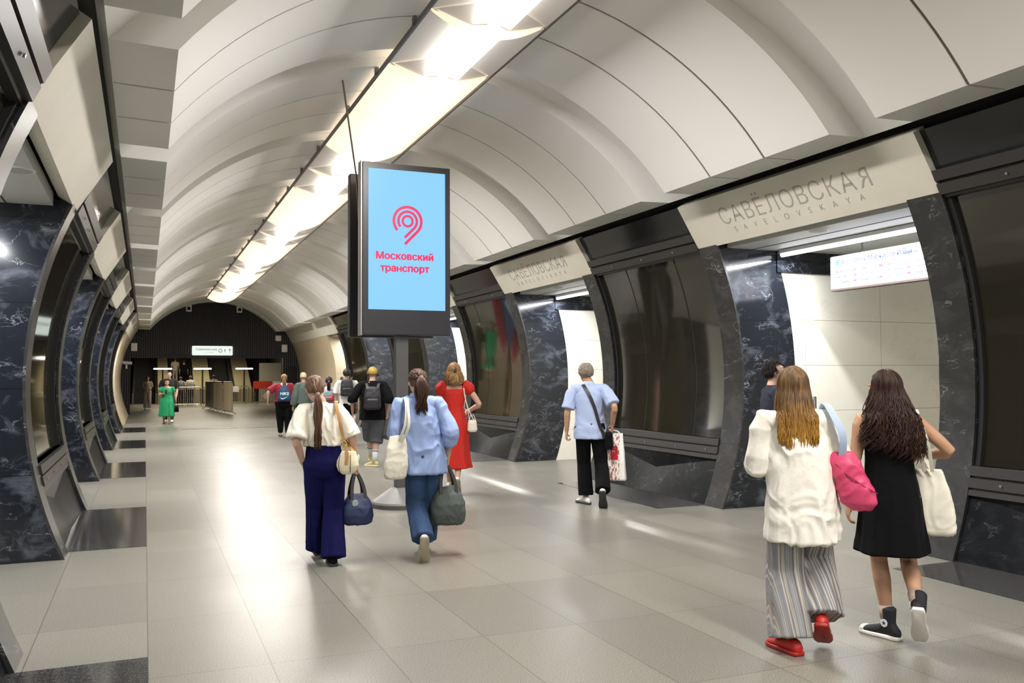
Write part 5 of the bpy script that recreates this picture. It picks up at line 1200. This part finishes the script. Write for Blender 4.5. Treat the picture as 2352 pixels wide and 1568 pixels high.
# ---- further away
def simple(label, loc, rz, h, skc, feet=None, hands=None, topm=None, botm=None, hairm=None, hs='short', topk={}, botk={}, shoem=None, vox=.012, **kw):
    s = h/1.7
    H = human(label, loc, rz, h, skc, feet or [(-.09*s,.14*s,.083*s),(.10*s,-.10*s,.083*s)], hands or [(-.25*s,.05,.86*s),(.25*s,.05,.86*s)], voxel=vox, **kw)
    if topm: a = dict(name='shirt', hem=.90, slack=1.12, sleeve=.45, sr=(.082,.085), disp=.006, bottom=.08); a.update(topk); top(H, topm, **a)
    if botm: a = dict(name='trousers', kr=.07, hr=.065, cut=.98, disp=.004); a.update(botk); trousers(H, botm, **a)
    if hairm: hair(H, hairm, hs, n=110, length=.25)
    shoes(H, shoem or rub_w, rub_d)
    return H
far = []
s = 1.75/1.7
ft = simple('broad woman in a red tee and black leggings with a blue drawstring bag', (3.60, 25.1), -.13, 1.74, sk3, hands=[(-.44,.02,1.0),(.36,.05,.88)], topm=M('tee_crimson', (.26,.012,.03), .8), botm=blk, hairm=hm3, hs='tail', girth=1.38, hip=1.12, sw=.20, topk=dict(hem=.95, sr=(.10,.10)), botk=dict(kr=.086, hr=.06, tr=.096), elbow=((-1,-.6,0),(1,-.6,0)), shoem=M('shoe_grey', (.3,.3,.3), .7))
c_ = ft.tor(1.0); t = thing('drawstring_bag', 'blue drawstring bag with pale lettering on the back of the woman in red tee', 'bag', W(ft, (0, -.185, 1.0)), ft.rz)
b = NB(); softbox(b, [((0,-.03,0), (.16,0,0), (0,.05,0)), ((0,-.04,.06), (.175,0,0), (0,.07,0)), ((0,-.03,.28), (.15,0,0), (0,.06,0)), ((0,-.0,.42), (.075,0,0), (0,.03,0))], k=.7); bg = fuse('bag', b, M('nylon_blue', (.012,.045,.15), .6), t, .01, 2, .004)
m_nk = M('print_pale_cyan', (.45,.80,.85), .6); text_obj('lettering', 'NIKE', .11, m_nk, (.01,-.118,.20), RX, bg, .002, bold=.004)
b = NB(); pts = [(-.10,.10),(-.09,.05),(-.055,.03),(0,.045),(.11,.12),(.0,.075),(-.05,.062),(-.08,.075)]; b.faces.new([b.verts.new((x,-.120,z+.01)) for x, z in pts]); obj('logo', b, m_nk, bg)
for q in (-1,1): strap(t, 'strap', [(q*.05,.01,.42),(q*.10,.06,.48),(q*.15,.16,.42),(q*.2,.24,.2)], .012, rub_w, .004)
gr = simple('woman in a long green dress facing the camera and looking at her phone', (.74, 34.0), PI, 1.58, sk2, hands=[(-.30,.02,.86),(.10,.24,1.10)], topm=None, botm=None, hairm=hm2, hs='short', girth=1.2, head=(0,-.25), elbow=((-.5,-1,0),(.8,-1,-.3)), grip=(.5,1.0), shoem=M('sandal_brown', (.22,.12,.07), .6))
bm = NB(); S2 = gr.s
vround(bm, skirt_secs(gr, [(.30,.28,.27),(.5,.26,.25),(.70,.25,.22),(.88,.235,.19),(1.0,.205,.16),(1.1,.185,.14),(1.25,.20,.15),(1.36,.19,.12),(1.42,.12,.08)], (.09,6,.3)), 48, crisp=True)
for i in (0,1): sh, el = gr.J['sh%d'%i], gr.J['el%d'%i]; limb(bm, [sh+V3((0,0,0)), sh+(el-sh)*.5], [.075,.080], 16)
fuse('dress', bm, M('dress_green', (.005,.30,.11), .7), gr.root, .012, 3, .008, (7,7,3))
hh = gr.J['hand1']; o = obj('smartphone', bbox(.075,.012,.15, (0,0,0), .004), rub_d); o.location = W(gr, hh+V3((0,.02,.04))); tag(o, 'dark phone held by the woman in green', 'phone')
t = thing('handbag', 'dark handbag hanging at the side of the woman in green', 'bag', W(gr, (-.33, .02, .42)), gr.rz)
b = NB(); softbox(b, [((0,0,0), (.08,0,0), (0,.04,0)), ((0,0,.22), (.07,0,0), (0,.03,0))], k=.5); obj('bag', b, blk, t, True); strap(t, 'handle', [(-.04,0,.2),(0,0,.40),(.04,0,.2)], .015, blk)
simple('tall bearded man in black tee walking behind the woman in green', (.84, 35.3), PI, 1.90, sk3, hands=[(-.27,.1,1.0),(.27,.1,1.05)], topm=M('tee_black', (.012,.01,.012), .85), botm=M('trousers_dark', (.03,.03,.035), .85), hairm=M('cap_black', (.01,.01,.01), .7), hs='buzz', girth=1.1, sw=.2, male=True)
bp_ = simple('man in white tee with a black backpack walking past the wall map', (4.49, 21.0), -.21, 1.85, sk1, topm=M('tee_white', (.72,.70,.66), .8), botm=blk, hairm=M('hair_black2', (.012,.010,.010), .5), hs='short', male=True, sw=.19)
backpack(bp_, M('backpack_black'), 'black backpack worn by the man in the white tee', z=(1.08,1.47), w_=.14)
gl = simple('woman in grey top with dark hair and a small red and teal backpack', (4.13, 21.4), -.19, 1.66, sk1, topm=M('tee_grey', (.40,.42,.46), .8), botm=M('trousers_dark'), hairm=hair_mat('hair_black3', (.01,.008,.01), (.03,.02,.02)), hs='tail', topk=dict(sleeve=.6))
backpack(gl, base_mat('bag_red_teal', (.62,.05,.06), .6, var=1, vscale=6, vcol=(.02,.25,.26)), 'small patterned red and teal backpack on the woman in grey', z=(1.08,1.34), w_=.13)
cp = simple('person in a beige cap and dark green jacket beside the cream wall', (3.82, 23.2), .3, 1.78, sk2, topm=M('jacket_green', (.07,.10,.085), .8), botm=blk, hairm=M('cap_beige', (.55,.42,.28), .8), hs='buzz', topk=dict(sleeve=.95, name='jacket'), male=True)
simple('person in pale beige clothes standing alone before the leftmost escalator', (.14, 50.0), PI, 1.74, sk2, hands=[(-.12,.2,1.1),(.14,.2,1.1)], topm=M('beige_top', (.42,.36,.29), .8), botm=M('beige_trousers', (.40,.35,.29), .8), hairm=hm2, botk=dict(kr=.09,hr=.09), vox=.014)
ms2 = base_mat('striped_shirt', (.6,.6,.6), .8); nt = ms2.node_tree; tc = nd(nt, 'ShaderNodeTexCoord'); wv = nd(nt, 'ShaderNodeTexWave', bands_direction='X'); wv.inputs['Scale'].default_value = 5; rp = ramp(nt, [(.4,(.03,.03,.03)),(.6,(.6,.6,.6))]); nt.links.new(tc.outputs['Object'], wv.inputs['Vector']); nt.links.new(wv.outputs[0], rp.inputs[0]); nt.links.new(rp.outputs[0], nt.nodes['Principled BSDF'].inputs['Base Color'])
simple('person in black and white striped shirt behind the cross barrier', (1.98, 56.0), 0, 1.72, sk3, topm=ms2, botm=blk, hairm=hm2, vox=.014)
simple('person in light grey shirt behind the cross barrier', (2.55, 56.5), .1, 1.78, sk2, topm=M('shirt_greyish', (.36,.35,.32), .8), botm=M('trousers_dark'), hairm=hm2, vox=.014, girth=1.15)
simple('person with dark hair in pale top by the end of the barriers', (3.75, 54.5), .0, 1.80, sk2, topm=M('pale_pink_top', (.42,.34,.31), .8), botm=blk, hairm=M('hair_black2'), vox=.014, girth=1.25)
simple('person in black standing on the escalator', (2.45, 63.75, 1.072), 0, 1.78, sk2, topm=blk, botm=blk, hairm=M('hair_black2'), vox=.014, girth=1.3, feet=[(-.1,.0,.087),(.1,.0,.087)])
simple('person in pale clothes on the escalator left of the black clad rider', (1.90, 64.15, 1.282), 0, 1.74, sk2, topm=M('beige_top'), botm=M('beige_trousers'), hairm=hm2, vox=.014, feet=[(-.1,.0,.085),(.1,.0,.085)])

# ------------------------------------------------------------------ every separate piece a part of its own
def islands(me):
    n = len(me.vertices); par = list(range(n))
    def f(a):
        while par[a] != a: par[a] = par[par[a]]; a = par[a]
        return a
    for e in me.edges: a, b_ = f(e.vertices[0]), f(e.vertices[1]); par[a] = b_
    return [f(i) for i in range(n)]
SPLIT = ('seam','curved_rib','bolt','hanger','baffle','upper_rail','lower_rail','edge_rail','bars','steps')
for o in [o for o in bpy.data.objects if o.type == 'MESH' and o.name.split('.')[0] in SPLIT]:
    if o.name.startswith('steps') or o.name.startswith('bars'): continue
    isl = islands(o.data); ids = sorted(set(isl))
    if len(ids) < 2 or len(ids) > 60: continue
    if o.name.split('.')[0] in ('baffle',) : continue
    for k_ in ids[1:]:
        b = bmesh.new(); b.from_mesh(o.data); b.verts.ensure_lookup_table()
        bmesh.ops.delete(b, geom=[v for i, v in enumerate(b.verts) if isl[i] != k_], context='VERTS')
        me = bpy.data.meshes.new(o.name.split('.')[0]); b.to_mesh(me); b.free(); me.materials.append(o.data.materials[0])
        c = bpy.data.objects.new(o.name.split('.')[0], me); COL.objects.link(c); c.parent = o.parent
    b = bmesh.new(); b.from_mesh(o.data); b.verts.ensure_lookup_table(); bmesh.ops.delete(b, geom=[v for i, v in enumerate(b.verts) if isl[i] != ids[0]], context='VERTS'); b.to_mesh(o.data); b.free()
